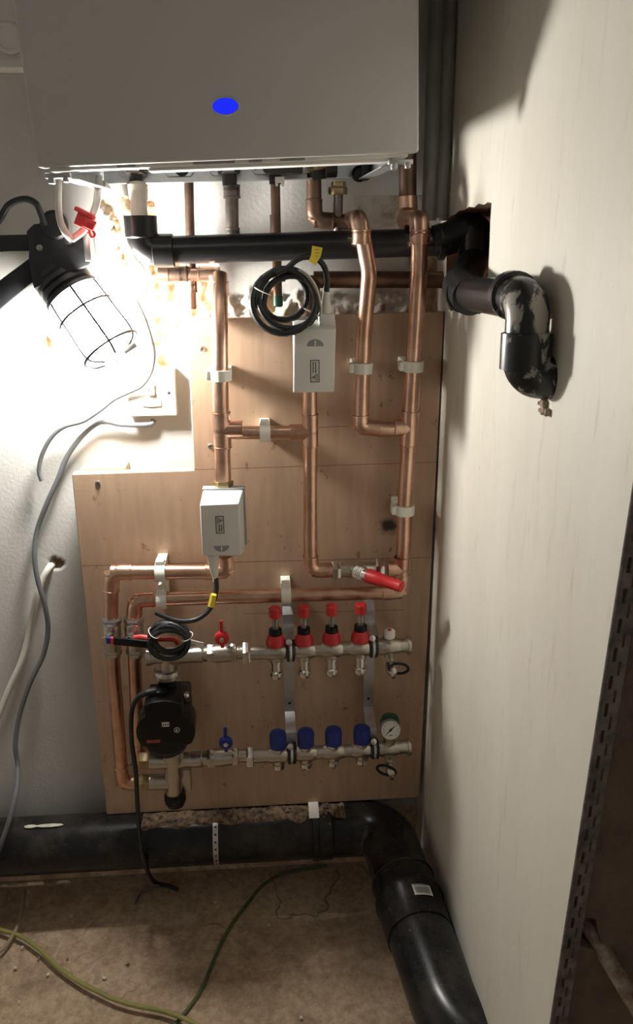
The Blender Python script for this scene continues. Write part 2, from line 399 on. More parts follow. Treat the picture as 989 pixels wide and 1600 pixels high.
struct(e, 'wall_end', 'bare_render')
# floor
xf = np.arange(-1.3, 1.31, .02); yf = np.arange(-2.6, .021, .02)
vf = [(x, y, -.004+.003*noise.fractal(V((x*7, y*7, 2)), .6, 2., 5)) for y in yf for x in xf]; nf = len(xf)
e = MB(); e.v = [V(p) for p in vf]; e.f = [(j*nf+i, j*nf+i+1, (j+1)*nf+i+1, (j+1)*nf+i) for j in range(len(yf)-1) for i in range(nf-1)]
struct(e, 'floor', 'concrete', 180)
struct(MB().box((0, -1.3, 2.43), (2.7, 2.8, .06)), 'ceiling', 'ceiling_paint')
struct(MB().box((-1.33, -1.3, 1.2), (.06, 2.7, 2.42)), 'wall_left', 'ceiling_paint')
struct(MB().box((0, -2.63, 1.2), (2.7, .06, 2.42)), 'wall_front', 'ceiling_paint')
struct(MB().box((1.33, -1.67, 1.2), (.06, 1.9, 2.42)), 'wall_side', 'ceiling_paint')

# perforated corner bead on the bare end of the wall
t = thing('corner_bead', 'dark perforated metal corner bead running up the end of the white wall', 'corner bead', (XR, YE, 0))
e = MB(); wd = [0, .0055, .0090, .0120, .0145, .0195]
rows = np.arange(0, 2.0, .0075)
for j in range(len(rows)-1):
    for i in range(len(wd)-1):
        if i in (1, 3) and (j + (2 if i == 3 else 0)) % 4 in (0, 1): continue
        a, b_ = XR+wd[i], XR+wd[i+1]; z0, z1 = rows[j], rows[j+1]
        e.add([(a, ye(z0)-.001, z0), (b_, ye(z0)-.001, z0), (b_, ye(z1)-.001, z1), (a, ye(z1)-.001, z1)], [(0, 1, 2, 3)])
e.build('bead_strip', 'bead_steel', t)
MB().tube([(XR+.0005, ye(.002)-.0012, 0.002), (XR+.0005, ye(2)-.0012, 2.0)], .0016, 8).build('bead_nose', 'bead_steel', t)

# ================================================================== BOARD, BATTEN
bz = BOARD-.018
poly = [P(112, 741, BOARD), P(303, 735, BOARD), P(293, 500, BOARD), P(694, 487, BOARD), P(655, 1246, BOARD), P(167, 1273, BOARD)]
t = thing('mounting_board', 'stepped brown plywood board fixed to the wall behind the pipes and manifold', 'board', P(410, 1260, BOARD))
MB().prism([p+V((0, .018, 0)) for p in poly], (0, -.018, 0), .0012, 1).build('board_sheet', 'board_ply', t)
def pencil(a, b_):
    p, q = P(*a, BOARD), P(*b_, BOARD); p.y = q.y = -BOARD-.00005
    e = MB(); h = V((0, 0, .0006)); e.add([p-h, q-h, q+h, p+h], [(0, 1, 2, 3)]); e.build('pencil_line', 'pencil', t)
pencil((303, 734), (684, 722)); pencil((127, 884), (672, 871)); pencil((490, 668), (545, 666)); pencil((380, 959), (632, 953))
for px, py in ((316, 545), (329, 697), (153, 755), (205, 1193)):
    c = P(px, py, BOARD); e = MB().lathe(c, N, [(0, .0046), (.0010, .0046), (.0018, .0036), (.0020, .0012)], 16)
    sc = e.build('screw', 'steel_screw', t)
    MB().box(c+N*.0021, (.005, .0006, .0009)).build('screw_slot', 'black_ink', sc); MB().box(c+N*.0021, (.0009, .0006, .005)).build('screw_slot', 'black_ink', sc)
a, b_ = P(125, 739, BOARD-.018), P(196, 737, BOARD-.018)
zt = P(160, 721, 0).z
single(MB().box(((a.x+b_.x)/2, -.0235, zt-.045), (b_.x-a.x, .046, .09), bev=.0015), 'timber_batten', 'timber', 'pale timber block behind the top left corner of the board', 'timber')

# ================================================================== BOILER
OB = .350
BL, BR = P(57, 262, OB), P(655, 238, OB); ex = (BR-BL).normalized(); ez = V((-ex.z, 0, ex.x)); W = (BR-BL).length; HB = .72; mid = (BL+BR)/2
def B(u, y, z): return mid + ex*u + V((0, y, 0)) + ez*z          # u across, y back from the front, z up
t = thing('boiler', 'large pale grey wall boiler with an oval blue light on its front', 'boiler', mid)
def bbox(e, u0, u1, y0, y1, z0, z1, bev=0., seg=2):
    return e.hexa([B(u0, y0, z0), B(u1, y0, z0), B(u1, y1, z0), B(u0, y1, z0), B(u0, y0, z1), B(u1, y0, z1), B(u1, y1, z1), B(u0, y1, z1)], bev, seg)
h2 = W/2
bbox(MB(), -h2, h2, 0, .022, 0, HB, .004, 3).build('front_panel', 'boiler_white', t)
e = MB(); bbox(e, -h2+.001, -h2+.004, .022, .33, .004, HB); bbox(e, h2-.004, h2-.001, .022, .33, .004, HB); bbox(e, -h2+.001, h2-.001, .022, .33, HB-.003, HB)
e.build('casing', 'boiler_white', t)
bbox(MB(), -h2+.006, h2-.006, .05, .32, .05, HB-.01).build('inner_chassis', 'boiler_dark', t)
e = MB(); bbox(e, -h2+.012, h2-.012, .010, .034, -.004, .006, .001); bbox(e, -.10, h2-.03, .014, .045, -.008, -.003, .001)
lip = e.build('bottom_lip', 'white_plastic', t)
for u, l in ((-.125, .022), (.03, .016), (-.02, .05), (.075, .03)): bbox(MB(), u-l/2, u+l/2, .0085, .0105, -.003, .002).build('lip_slot', 'valve_grey', lip)
c = P(352, 166, OB); pts = [c + ex*.0148*math.cos(a)+ez*.0085*math.sin(a) for a in [2*math.pi*i/32 for i in range(32)]]
MB().prism([p+V((0, .003, 0)) for p in pts], (0, -.0042, 0), .0006, 1).build('status_light', 'blue_led', t, label='oval light glowing blue')
e = MB().tube([c+ex*.0165*math.cos(a)+ez*.0098*math.sin(a)+N*.0002 for a in [2*math.pi*i/40 for i in range(40)]], .0012, 6, closed=True); e.build('light_bezel', 'boiler_white', t)
for sgn in (-1, 1):
    e = MB(); u = sgn*(h2-.022)
    bbox(e, u-.0015, u+.0015, .03, .315, -.012, .02); bbox(e, min(u, u-sgn*.02), max(u, u-sgn*.02), .03, .315, -.013, -.0115)
    e.build('side_rail', 'galv', t)
    e = MB(); cc = B(sgn*(h2-.021), .014, -.009); e.box(cc, (.030, .012, .006), bev=.001); e.box(cc+V((.009, -.002, -.004)), (.006, .010, .007), bev=.001); e.box(cc+V((-.008, -.002, -.005)), (.007, .010, .008), bev=.001)
    e.build('panel_catch', 'galv', t)
# the rail behind with its five pipe flanges
ORL = .055
rl, rr = P(163, 288, ORL), P(580, 279, ORL); e = MB()
e.hexa([rl, rr, rr+V((0, .0025, 0)), rl+V((0, .0025, 0)), rl+UZ*.05, rr+UZ*.05, rr+V((0, .0025, .05)), rl+V((0, .0025, .05))])
e.hexa([rl+V((0, -.016, 0)), rr+V((0, -.016, 0)), rr, rl, rl+V((0, -.016, .002)), rr+V((0, -.016, .002)), rr+UZ*.002, rl+UZ*.002])
e.build('mounting_rail', 'galv', t)
def flange(px, py, s=1., m='galv'):
    c = P(px, py, ORL+.003); e = MB(); q = [(-.024, -.004), (-.019, -.010), (.016, -.010), (.021, -.004), (.017, .010), (-.019, .010)]
    e.prism([c+UX*a*s+UZ*b_*s for a, b_ in q], (0, -.002, 0), .0006, 1); f = e.build('flange', 'galv', t); MB().lathe(c+V((.003, -.0021, .001)), N, [(0, .011*s), (.0004, .011*s)], 18).build('flange_hole', 'boiler_dark', f)
    MB().lathe(c+V((-.019*s, -.0022, 0)), N, [(0, .004), (.003, .004), (.0035, .0028)], 12).build('bolt', 'chrome', f)
for px, py in ((210, 266), (281, 265), (352, 264), (418, 262), (492, 260)): flange(px, py)
def tail(px0, py0, px1, py1, r, m, off=.075, hexm='chrome', name='isolating_valve', w=.026):
    a, b_ = P(px0, py0, off), P(px1, py1, off); e = MB(); d_ = (b_-a)
    e.lathe(a, d_, [(0, r*1.5), (d_.length*.35, r*1.25), (d_.length*.5, r*1.05), (d_.length, r)], 20)
    o = e.build(name, m, t); n1 = MB(); nut(n1, a+d_*.25, d_, w, .010); n1.build('union_nut', hexm, o)
    return o
tail(209, 258, 210, 290, .011, 'boiler_dark', hexm='chrome', w=.034); tail(357, 258, 359, 290, .011, 'boiler_dark', w=.030); tail(429, 256, 430, 288, .009, 'boiler_dark', w=.022)
tail(497, 254, 499, 280, .011, 'boiler_dark', hexm='brass', w=.028)
c = P(443, 261, .095); MB().box(c, (.056, .03, .020), bev=.002).build('valve_block', 'boiler_dark', t)
c = P(437, 281, .098); e = MB(); e.box(c, (.014, .006, .009), bev=.001); e.box(c+V((-.0045, 0, -.006)), (.004, .006, .006), bev=.001); e.box(c+V((.0045, 0, -.006)), (.004, .006, .006), bev=.001); e.build('white_tab', 'white_plastic', t)
c = P(517, 262, .10); e = MB(); nut(e, c, UX, .024, .018); e.build('valve_cap', 'black_plastic', t)
a = P(570, 262, .08); MB().box(a, (.012, .03, .036), bev=.002).build('black_bracket', 'boiler_dark', t)
c = P(561, 272, .075); MB().lathe(c, N, [(0, .012), (.006, .012), (.010, .008)], 16).build('blanking_cap', 'black_plastic', t)

# ================================================================== PIPES ABOVE THE BOARD
G_C = 'copper pipes'
def pipe_thing(name, label, loc): return thing(name, label, 'pipe', loc, None)
t = pipe_thing('copper_pipe', 'thin dull copper pipe dropping behind the left end of the black pipe', P(298, 480, .03))
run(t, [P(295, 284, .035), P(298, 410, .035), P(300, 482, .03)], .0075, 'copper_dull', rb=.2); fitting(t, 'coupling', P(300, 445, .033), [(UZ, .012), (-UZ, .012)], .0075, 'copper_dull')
t = pipe_thing('copper_pipe', 'wide grey tarnished copper pipe from the boiler above the first white valve motor', P(362, 400, .035))
run(t, [P(362, 292, .05), P(363, 402, .05)], .0105, 'copper_grey'); fitting(t, 'coupling', P(362, 295, .05), [(UZ, .006), (-UZ, .014)], .0118, 'copper_grey'); fitting(t, 'coupling', P(363, 362, .05), [(UZ, .006), (-UZ, .014)], .0105, 'copper_grey')
t = pipe_thing('copper_pipe', 'thin brown copper pipe dropping from the boiler behind the cable coil', P(432, 470, .035))
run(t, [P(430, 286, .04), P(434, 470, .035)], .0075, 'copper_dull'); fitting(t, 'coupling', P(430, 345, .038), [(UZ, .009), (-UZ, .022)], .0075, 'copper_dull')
MB().lathe(P(434, 462, .035), -UZ, [(0, .0085), (.016, .0085), (.018, .006)], 16).build('end_cap', 'green_plastic', t)
t = pipe_thing('copper_pipe', 'slim tarnished pipe under the brass nut below the boiler', P(528, 370, .05))
run(t, [P(529, 288, .055), P(527, 372, .05)], .0075, 'copper_grey'); e = MB(); nut(e, P(529, 289, .055), UZ, .020, .010); nut(e, P(528, 298, .055), UZ, .026, .011); e.build('brass_nut', 'brass', t)
# horizontal pipes low behind the black pipe
t = pipe_thing('copper_pipe', 'stained horizontal copper pipe running behind the two front risers to the corner', P(600, 440, .03))
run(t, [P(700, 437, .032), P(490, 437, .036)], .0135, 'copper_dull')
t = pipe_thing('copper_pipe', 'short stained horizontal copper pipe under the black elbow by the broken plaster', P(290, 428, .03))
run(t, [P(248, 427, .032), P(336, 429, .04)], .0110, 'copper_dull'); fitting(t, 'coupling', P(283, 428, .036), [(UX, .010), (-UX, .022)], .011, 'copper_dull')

OC = .112                                  # pipe centres off the wall where they run on the board
RB, RS = .0138, .0110
# ---- left riser: first valve, then along and down to the mixing unit
t = pipe_thing('copper_riser', 'bright copper riser at the left through the first white valve motor', P(345, 740, OC))
run(t, [P(300, 429, .045), P(343, 428, .052), P(343, 520, .085)], .0110, 'copper')
MB().tube([P(343, 430, .055), P(343, 480, .09), P(344, 600, OC), P(349, 752, OC)], .0132, 20).build('pipe', 'copper', t)
fitting(t, 'coupling', P(343, 443, .062), [(UZ, .004), (-UZ, .018)], .0132, 'copper')
fitting(t, 'tee', P(347, 672, OC), [(UZ, .030), (-UZ, .030), (UX, .034)], .0132, 'copper')
MB().tube([P(352, 676, OC), P(482, 676, OC)], .0110, 20).build('cross_pipe', 'copper', t)
e = MB(); nut(e, P(349, 757, OC), UZ, .029, .014); e.build('brass_nut', 'brass', t)
e = MB().lathe(P(349, 764, OC), -UZ, [(0, .015), (.02, .018), (.085, .018), (.105, .0145)], 20); e.build('valve_body', 'brass', t)
p1, p2, p3 = P(355, 876, OC), P(355, 893, OC), P(173, 893, OC)
run(t, [P(352, 868, OC), P(355, 893, OC), P(174, 894, OC), P(173, 972, OC)], .0130, 'copper', rb=.020)
run(t, [P(176, 1020, OC), P(191, 1223, OC), P(226, 1223, OC)], .0122, 'copper', rb=.022)
# ---- middle riser: second valve
t = pipe_thing('copper_riser', 'middle copper riser below the second white valve motor with the coiled cable', P(485, 880, OC))
MB().tube([P(489, 440, .036), P(486, 470, .08), P(484, 520, OC)], .0125, 20).build('pipe', 'copper_dull', t)
MB().tube([P(484, 520, OC), P(485, 890, OC)], .0118, 20).build('pipe', 'copper', t)
MB().lathe(P(484, 505, OC), -UZ, [(0, .0145), (.02, .018), (.085, .018), (.105, .0145)], 20).build('valve_body', 'brass', t)
fitting(t, 'tee', P(485, 675, OC), [(UZ, .030), (-UZ, .026), (-UX, .034)], .0118, 'copper')
run(t, [P(485, 868, OC), P(486, 891, OC), P(522, 891, OC)], .0122, 'copper', rb=.018)
# ---- third riser that bends back to the board
t = pipe_thing('copper_riser', 'kinked copper riser crossing the black pipe and joining the right riser', P(564, 660, OC))
run(t, [P(490, 268, .05), P(491, 344, .05), P(566, 348, .05)], .0118, 'copper_dull', rb=.016, fit='copper_dull')
q = P(561, 341, .135)
MB().tube(fillet([P(540, 347, .05), V((q.x, -.05, q.z)), q, P(566, 372, .148)], .018, 8), .0135, 20).build('elbow', 'copper', t)
fitting(t, 'coupling', P(565, 362, .146), [(UZ, .003), (-UZ, .018)], .0130, 'copper')
MB().tube(fillet([P(565, 360, .146), P(577, 425, .145), P(569, 520, .118), P(566, 600, OC), P(564, 668, OC)], .05, 8), .0122, 20).build('pipe', 'copper', t)
run(t, [P(564, 648, OC), P(564, 668, OC), P(612, 671, OC)], .0122, 'copper', rb=.018); MB().tube([P(590, 670, OC), P(632, 670, OC)], .0115, 20).build('pipe', 'copper', t)
# ---- right riser
t = pipe_thing('copper_riser', 'tall right copper riser beside the right wall ending in the long horizontal return pipe', P(630, 900, OC))
MB().tube([P(637, 215, .055), P(637, 318, .055)], .0138, 20).build('pipe', 'copper_dull', t)
q = P(655, 344, .125); a = P(638, 334, .055)
MB().tube(fillet([P(637, 306, .055), a, V((q.x-.012, -.075, q.z)), q, P(656, 372, .14)], .016, 8), .0150, 20).build('elbow', 'copper', t)
fitting(t, 'coupling', P(656, 362, .136), [(UZ, .003), (-UZ, .018)], .0140, 'copper')
MB().tube(fillet([P(656, 360, .136), P(655, 420, .135), P(648, 540, .118), P(641, 650, OC), P(633, 780, OC), P(628, 925, OC)], .06, 8), .0130, 20).build('pipe', 'copper', t)
fitting(t, 'tee', P(640, 668, OC), [(P(641, 650, OC)-P(640, 668, OC), .028), (P(638, 700, OC)-P(640, 668, OC), .032), (-UX, .026)], .0130, 'copper')
fitting(t, 'tee', P(628, 888, OC), [(UZ, .022), (-UZ, .026), (-UX, .026)], .0130, 'copper')
run(t, [P(629, 895, OC), P(628, 925, OC), P(211, 937, OC), P(209, 972, OC)], .0126, 'copper', rb=.020)
MB().tube([P(210, 1020, OC), P(216, 1172, OC)], .0122, 20).build('pipe', 'copper', t)
run(t, [P(215, 1150, OC), P(217, 1186, OC), P(236, 1186, OC)], .0122, 'copper', rb=.016)

# ---- clips
def clip(px, py, axis, r, label, off=OC, turn=1):
    c = P(px, py, off); t = thing('pipe_clip', label, 'pipe clip', V((c.x, -BOARD, c.z)), 'white plastic pipe clips')
    ax = V(axis).normalized(); s_ = ax.cross(N).normalized()*turn; e = MB(); w_ = .0085; th = .004; pts = []
    arc = []
    for k in range(15):
        a = math.radians(-70+250*k/14); arc.append((math.cos(a), math.sin(a)))
    ring = [c+s_*x*(r+.0003)+N*y*(r+.0003) for x, y in arc]; out = [c+s_*x*(r+th)+N*y*(r+th) for x, y in arc]
    vs_ = []; fs_ = []
    for i in range(15): vs_ += [ring[i]-ax*w_, out[i]-ax*w_, out[i]+ax*w_, ring[i]+ax*w_]
    for i in range(14):
        for k in range(4): fs_.append((i*4+k, i*4+(k+1) % 4, i*4+4+(k+1) % 4, i*4+4+k))
    fs_ += [(3, 2, 1, 0), (56, 57, 58, 59)]; e.add(vs_, fs_); e.build('clip_ring', 'clip_white', t)
    e = MB(); back = -BOARD; dep = off-BOARD-r*.8
    e.box(V((c.x, back-dep/2, c.z)), (w_*2, dep, r*2+.006), (ax, UY, s_), .001)
    e.box(c+s_*(r+.006)-N*(r*.2), (w_*1.7, r*1.5, .007), (ax, UY, s_), .001); e.build('clip_base', 'clip_white', t)
clip(345, 586, (P(345, 600, OC)-P(344, 570, OC)), .0134, 'white plastic clip on the left riser above the first tee')
clip(414, 676, UX, .0112, 'white plastic clip on the short cross pipe between the left and middle risers', turn=-1)
clip(567, 575, (P(566, 600, OC)-P(568, 540, OC)), .0124, 'white plastic clip on the kinked riser', off=.114)
clip(645, 572, (P(641, 650, OC)-P(647, 550, OC)), .0132, 'white plastic clip on the right riser level with the kinked riser clip', off=.116)
clip(632, 796, (P(630, 850, OC)-P(633, 780, OC)), .0132, 'white plastic clip low on the right riser above the black scorch mark')
clip(251, 894, UX, .0132, 'white plastic clip on the upper left horizontal pipe below the stepped corner', turn=-1)
clip(253, 936, UX, .0128, 'white plastic clip on the long lower pipe, directly below another clip', turn=-1)
clip(447, 929, UX, .0128, 'white plastic clip on the long lower pipe just above the red flow gauges', turn=-1)

# ================================================================== VALVE MOTORS
def strokes(th, o, ux, uz, rows_, m='black_ink', rise=.0002):
    e = MB()
    for (u0, u1, v0, v1) in rows_:
        q = [o+ux*u0+uz*v0+N*rise, o+ux*u1+uz*v0+N*rise, o+ux*u1+uz*v1+N*rise, o+ux*u0+uz*v1+N*rise]; e.add(q, [(0, 1, 2, 3)])
    return e
def warning_label(th, c, up, h=.034, w_=.014):
    """a bordered strip with a warning triangle and two lines of tiny print, reading along up"""
    rt = up.cross(N).normalized(); e = MB(); e.box(c, (w_, .0004, h), (rt, N, up)); lb = e.build('warning_label', 'paper_grey', th)
    b_ = .0011; e = strokes(th, c, rt, up, [(-w_/2, w_/2, -h/2, -h/2+b_), (-w_/2, w_/2, h/2-b_, h/2), (-w_/2, -w_/2+b_, -h/2, h/2), (w_/2-b_, w_/2, -h/2, h/2)], rise=.0004)
    tr = [c+rt*x+up*z+N*.0004 for x, z in ((.0038, -h/2+.003), (.0038, -h/2+.0125), (-.0045, -h/2+.0078))]
    e.tube(tr, .0006, 6, closed=True); e.tube([c+rt*.0018+up*(-h/2+.0078)+N*.0004, c+rt*-.0020+up*(-h/2+.0078)+N*.0004], .0006, 6)
    rnd = random.Random(3)
    for x in (-.0025, .0012):
        z = -h/2+.0145
        while z < h/2-.004:
            l = rnd.uniform(.0008, .0020); e.add([c+rt*(x-.0009)+up*z+N*.0004, c+rt*(x+.0009)+up*z+N*.0004, c+rt*(x+.0009)+up*(z+l)+N*.0004, c+rt*(x-.0009)+up*(z+l)+N*.0004], [(0, 1, 2, 3)]); z += l+.0006
    e.build('label_print', 'black_ink', lb)
def half_window(th, c, up, r=.013):
    rt = up.cross(N).normalized(); pts = [c+rt*r*math.cos(a)+up*r*.82*math.sin(a)+N*.0003 for a in [math.pi*i/16 for i in range(17)]]
    MB().prism(pts, N*-.004, 0).build('lever_window', 'valve_grey', th); MB().box(c+up*r*.35+N*.0005, (.002, .001, .008), (rt, N, up)).build('lever_pointer', 'valve_white', th)
def gland(th, a, b_, r0, r1):
    d_ = b_-a; e = MB(); L = d_.length; pr = [(0, r0), (L*.25, r0)]
    for k in range(7): pr += [(L*(.27+.1*k), r0+(r1-r0)*k/6), (L*(.33+.1*k), r0+(r1-r0)*k/6*1.0-.0006)]
    e.lathe(a, d_, pr+[(L, r1)], 16); return e.build('cable_gland', 'valve_white', th)
# first motor, upside down, label reading downwards
OF, OBK = .178, .128
t = thing('valve_motor', 'white zone valve motor hanging low on the left riser, cable leaving its bottom', 'valve motor', P(347, 868, OC))
f = [P(312, 789, OF), P(373, 787, OF), P(376, 869, OF), P(316, 868, OF)]; k = [P(317, 766, OBK), P(380, 765, OBK), P(383, 856, OBK), P(322, 858, OBK)]
e = MB(); e.hexa([f[3], f[2], k[2]+V((0, 0, -.006)), k[3]+V((0, 0, -.006)), f[0], f[1], k[1], k[0]], .0022, 3); e.build('cover', 'valve_white', t)
kk = [P(316, 764, .13), P(382, 763, .13), P(386, 852, .13), P(321, 855, .13)]
MB().prism([p+V((0, .018, 0)) for p in kk], N*.017, .001, 1).build('back_plate', 'valve_grey', t)
e = MB(); tp = (f[0]*.45+f[1]*.05+k[0]*.45+k[1]*.05)
un = (f[1]-f[0]).normalized(); vn = (k[0]-f[0]).normalized(); nn = un.cross(vn).normalized()
if nn.z < 0: nn = -nn
c0 = f[0]*.5+k[0]*.5 + un*.006 - vn*.010
e.add([c0+nn*.0004, c0+un*.048+nn*.0004, c0+un*.048+vn*.020+nn*.0004, c0+vn*.020+nn*.0004], [(0, 1, 2, 3)]); lb = e.build('top_sticker', 'paper', t)
e = MB()
for r_ in range(4):
    x = .002
    while x < .043:
        l = random.uniform(.002, .006); p = c0+un*x+vn*(.0025+r_*.0045)+nn*.0006; e.add([p, p+un*l, p+un*l+vn*.0014, p+vn*.0014], [(0, 1, 2, 3)]); x += l+.0015
e.build('sticker_print', 'pencil', lb)
warning_label(t, P(343.5, 820, OF+.0003), -UZ, .030, .0135); half_window(t, P(346, 853, OF+.0003), -UZ, .0125)
gland(t, P(332, 866, .158), P(337, 908, .16), .0095, .0048)
cpts = [P(337, 902, .16), P(338, 920, .165), P(333, 942, .170), P(322, 958, .175), P(303, 969, .18), P(278, 970, .182), P(256, 963, .18), P(243, 957, .178)]
MB().tube(spline(cpts, 8), .0042, 12).build('cable', 'black_rubber', t)
e = MB(); c = P(332, 938, .174); dd = (P(329, 948, .174)-P(334, 926, .174)).normalized(); e.lathe(c-dd*.011, dd, [(0, .0050), (.022, .0056)], 10); e.build('cable_tag', 'yellow_tag', t)
def coil(th, px, py, off, radii, n, rw, tilt, seed, m='black_rubber', sq=1.):
    rnd = random.Random(seed); c = P(px, py, off); pts = []; ph = [rnd.uniform(0, 6.28) for _ in range(8)]
    for i in range(int(n*28)+1):
        a = 2*math.pi*i/28; q = i/28/n; R_ = radii[0]+(radii[1]-radii[0])*q + .0045*math.sin(a*.61+ph[0])
        dx = .005*math.sin(a*.37+ph[1]); dz = .004*math.sin(a*.29+ph[2])
        x = R_*math.cos(a+1.6)+dx; z = R_*sq*math.sin(a+1.6)+dz; pts.append(c+UX*x+UZ*(z)+N*(tilt*x+.0105*math.sin(a*.5+ph[3])+.016*(q-.5)))
    MB().tube(pts, rw, 10).build('cable_coil', m, th); return c, pts
c, pts = coil(t, 265, 999, .172, (.027, .034), 5.4, .0040, .15, 4, sq=.86)
for a in (2.5, .25):
    o = c+UX*.030*math.cos(a)+UZ*.026*math.sin(a)+N*.004; rd = V((math.cos(a), 0, math.sin(a))); e = MB()
    e.tube([o+rd*.011*math.cos(q)+N*.016*math.sin(q) for q in [2*math.pi*i/16 for i in range(16)]], .0008, 6, closed=True); e.build('twist_tie', 'white_plastic', t)
e = MB()
for k in range(4): e.tube(spline([P(298, 1000+k, .17), P(309, 1003+k*2, .172), P(318, 1005+k*4, .17)], 4), .0012, 6)
e.build('loose_wires', 'white_cable', t)
# second motor, upright, cable coiled over its top
t = thing('valve_motor', 'white zone valve motor high on the middle riser below the large cable coil', 'valve motor', P(490, 612, OC))
f = [P(459, 514, OF), P(525, 513, OF), P(522, 613, OF), P(458, 614, OF)]; k = [P(457, 500, OBK), P(524, 498, OBK), P(520, 600, OBK), P(459, 601, OBK)]
MB().hexa([f[3], f[2], k[2], k[3], f[0], f[1], k[1], k[0]], .0022, 3).build('cover', 'valve_white', t)
kk = [P(461, 497, .13), P(525, 496, .13), P(522, 596, .13), P(461, 598, .13)]
MB().prism([p+V((0, .018, 0)) for p in kk], N*.017, .001, 1).build('back_plate', 'valve_grey', t)
c = P(510, 505, .150); MB().box(c, (.023, .030, .030), bev=.0015).build('cable_entry', 'valve_white', t)
warning_label(t, P(492, 580, OF+.0003), UZ, .034, .0138); half_window(t, P(492.5, 541, OF+.0003), UZ, .0128)
gland(t, P(509, 496, .152), P(510, 448, .158), .0085, .0046)
cp_ = [P(510, 456, .157), P(511, 436, .165), P(507, 418, .172), P(496, 405, .178), P(478, 401, .18), P(462, 407, .18), P(450, 418, .178), P(432, 428, .176)]
MB().tube(spline(cp_, 8), .0044, 12).build('cable', 'black_rubber', t)
e = MB(); c = P(494, 397, .183); e.prism([P(488, 384, .184), P(504, 387, .184), P(501, 401, .184), P(493, 414, .184), P(482, 408, .184), P(486, 399, .184)], V((0, .0008, 0))); tg = e.build('cable_tag', 'yellow_tag', t)
e = MB()
for r_ in range(3): e.box(P(495, 390+r_*5, .185), (.007-.001*r_, .0003, .0008))
e.build('tag_print', 'pencil', tg)
c, pts = coil(t, 449, 471, .168, (.034, .050), 4.3, .0046, .1, 11, sq=.98)
e = MB()
for a in (-.45, 2.7):
    o = c+UX*.040*math.cos(a)+UZ*.036*math.sin(a)+N*.004; rd = V((math.cos(a), 0, math.sin(a)))
    MB().tube([o+rd*.013*math.cos(q)+N*.016*math.sin(q) for q in [2*math.pi*i/16 for i in range(16)]], .0008, 6, closed=True).build('twist_tie', 'white_plastic', t)
for k, col in enumerate(('grey_cable', 'brown_cable', 'white_cable')):
    MB().tube(spline([P(466+k*2, 421, .19), P(480+k*2, 432, .192), P(492+k*2, 452, .19), P(500+k, 480, .188), P(499+k, 494, .188)], 6), .0012, 6).build('core_wire', col, t)

# ================================================================== BYPASS VALVE
t = thing('bypass_valve', 'chrome angled bypass valve with a red plastic cap joining the middle and right risers', 'valve', P(560, 895, OC))
a, b_ = P(516, 891, OC), P(612, 888, OC); e = MB(); d_ = b_-a
nut(e, P(525, 891, OC), d_, .030, .014); e.build('union_nut', 'chrome', t); e = MB(); nut(e, P(593, 887, OC), d_, .030, .014); e.build('union_nut', 'chrome', t)
MB().lathe(P(529, 891, OC), d_, [(0, .012), (.012, .013), (.03, .0155), (.045, .013), (.068, .012)], 20).build('body', 'nickel', t)
s0 = P(552, 892, OC+.006); s1 = P(628, 917, OC+.075); dd = (s1-s0).normalized(); e = MB()
pr = [(0, .011)]
for q in range(5): pr += [(.008+.0036*q, .0135), (.0098+.0036*q, .0115)]
e.lathe(s0, dd, pr+[(.032, .011)], 20); e.build('bonnet', 'chrome', t)
L = (s1-s0).length
MB().lathe(s0+dd*.032, dd, [(0, .0125), (.002, .0130), (.030, .0112), (.032, .0100), (L-.033, .0096), (L-.032, .0086)], 18).build('cap', 'red_plastic', t)
c = s0+dd*(L-.017); u, v_, _ = frame(dd); MB().box(c+N*.0098, (.016, .002, .0035), (dd, N, dd.cross(N).normalized()), .0004).build('cap_slot', 'black_ink', t)

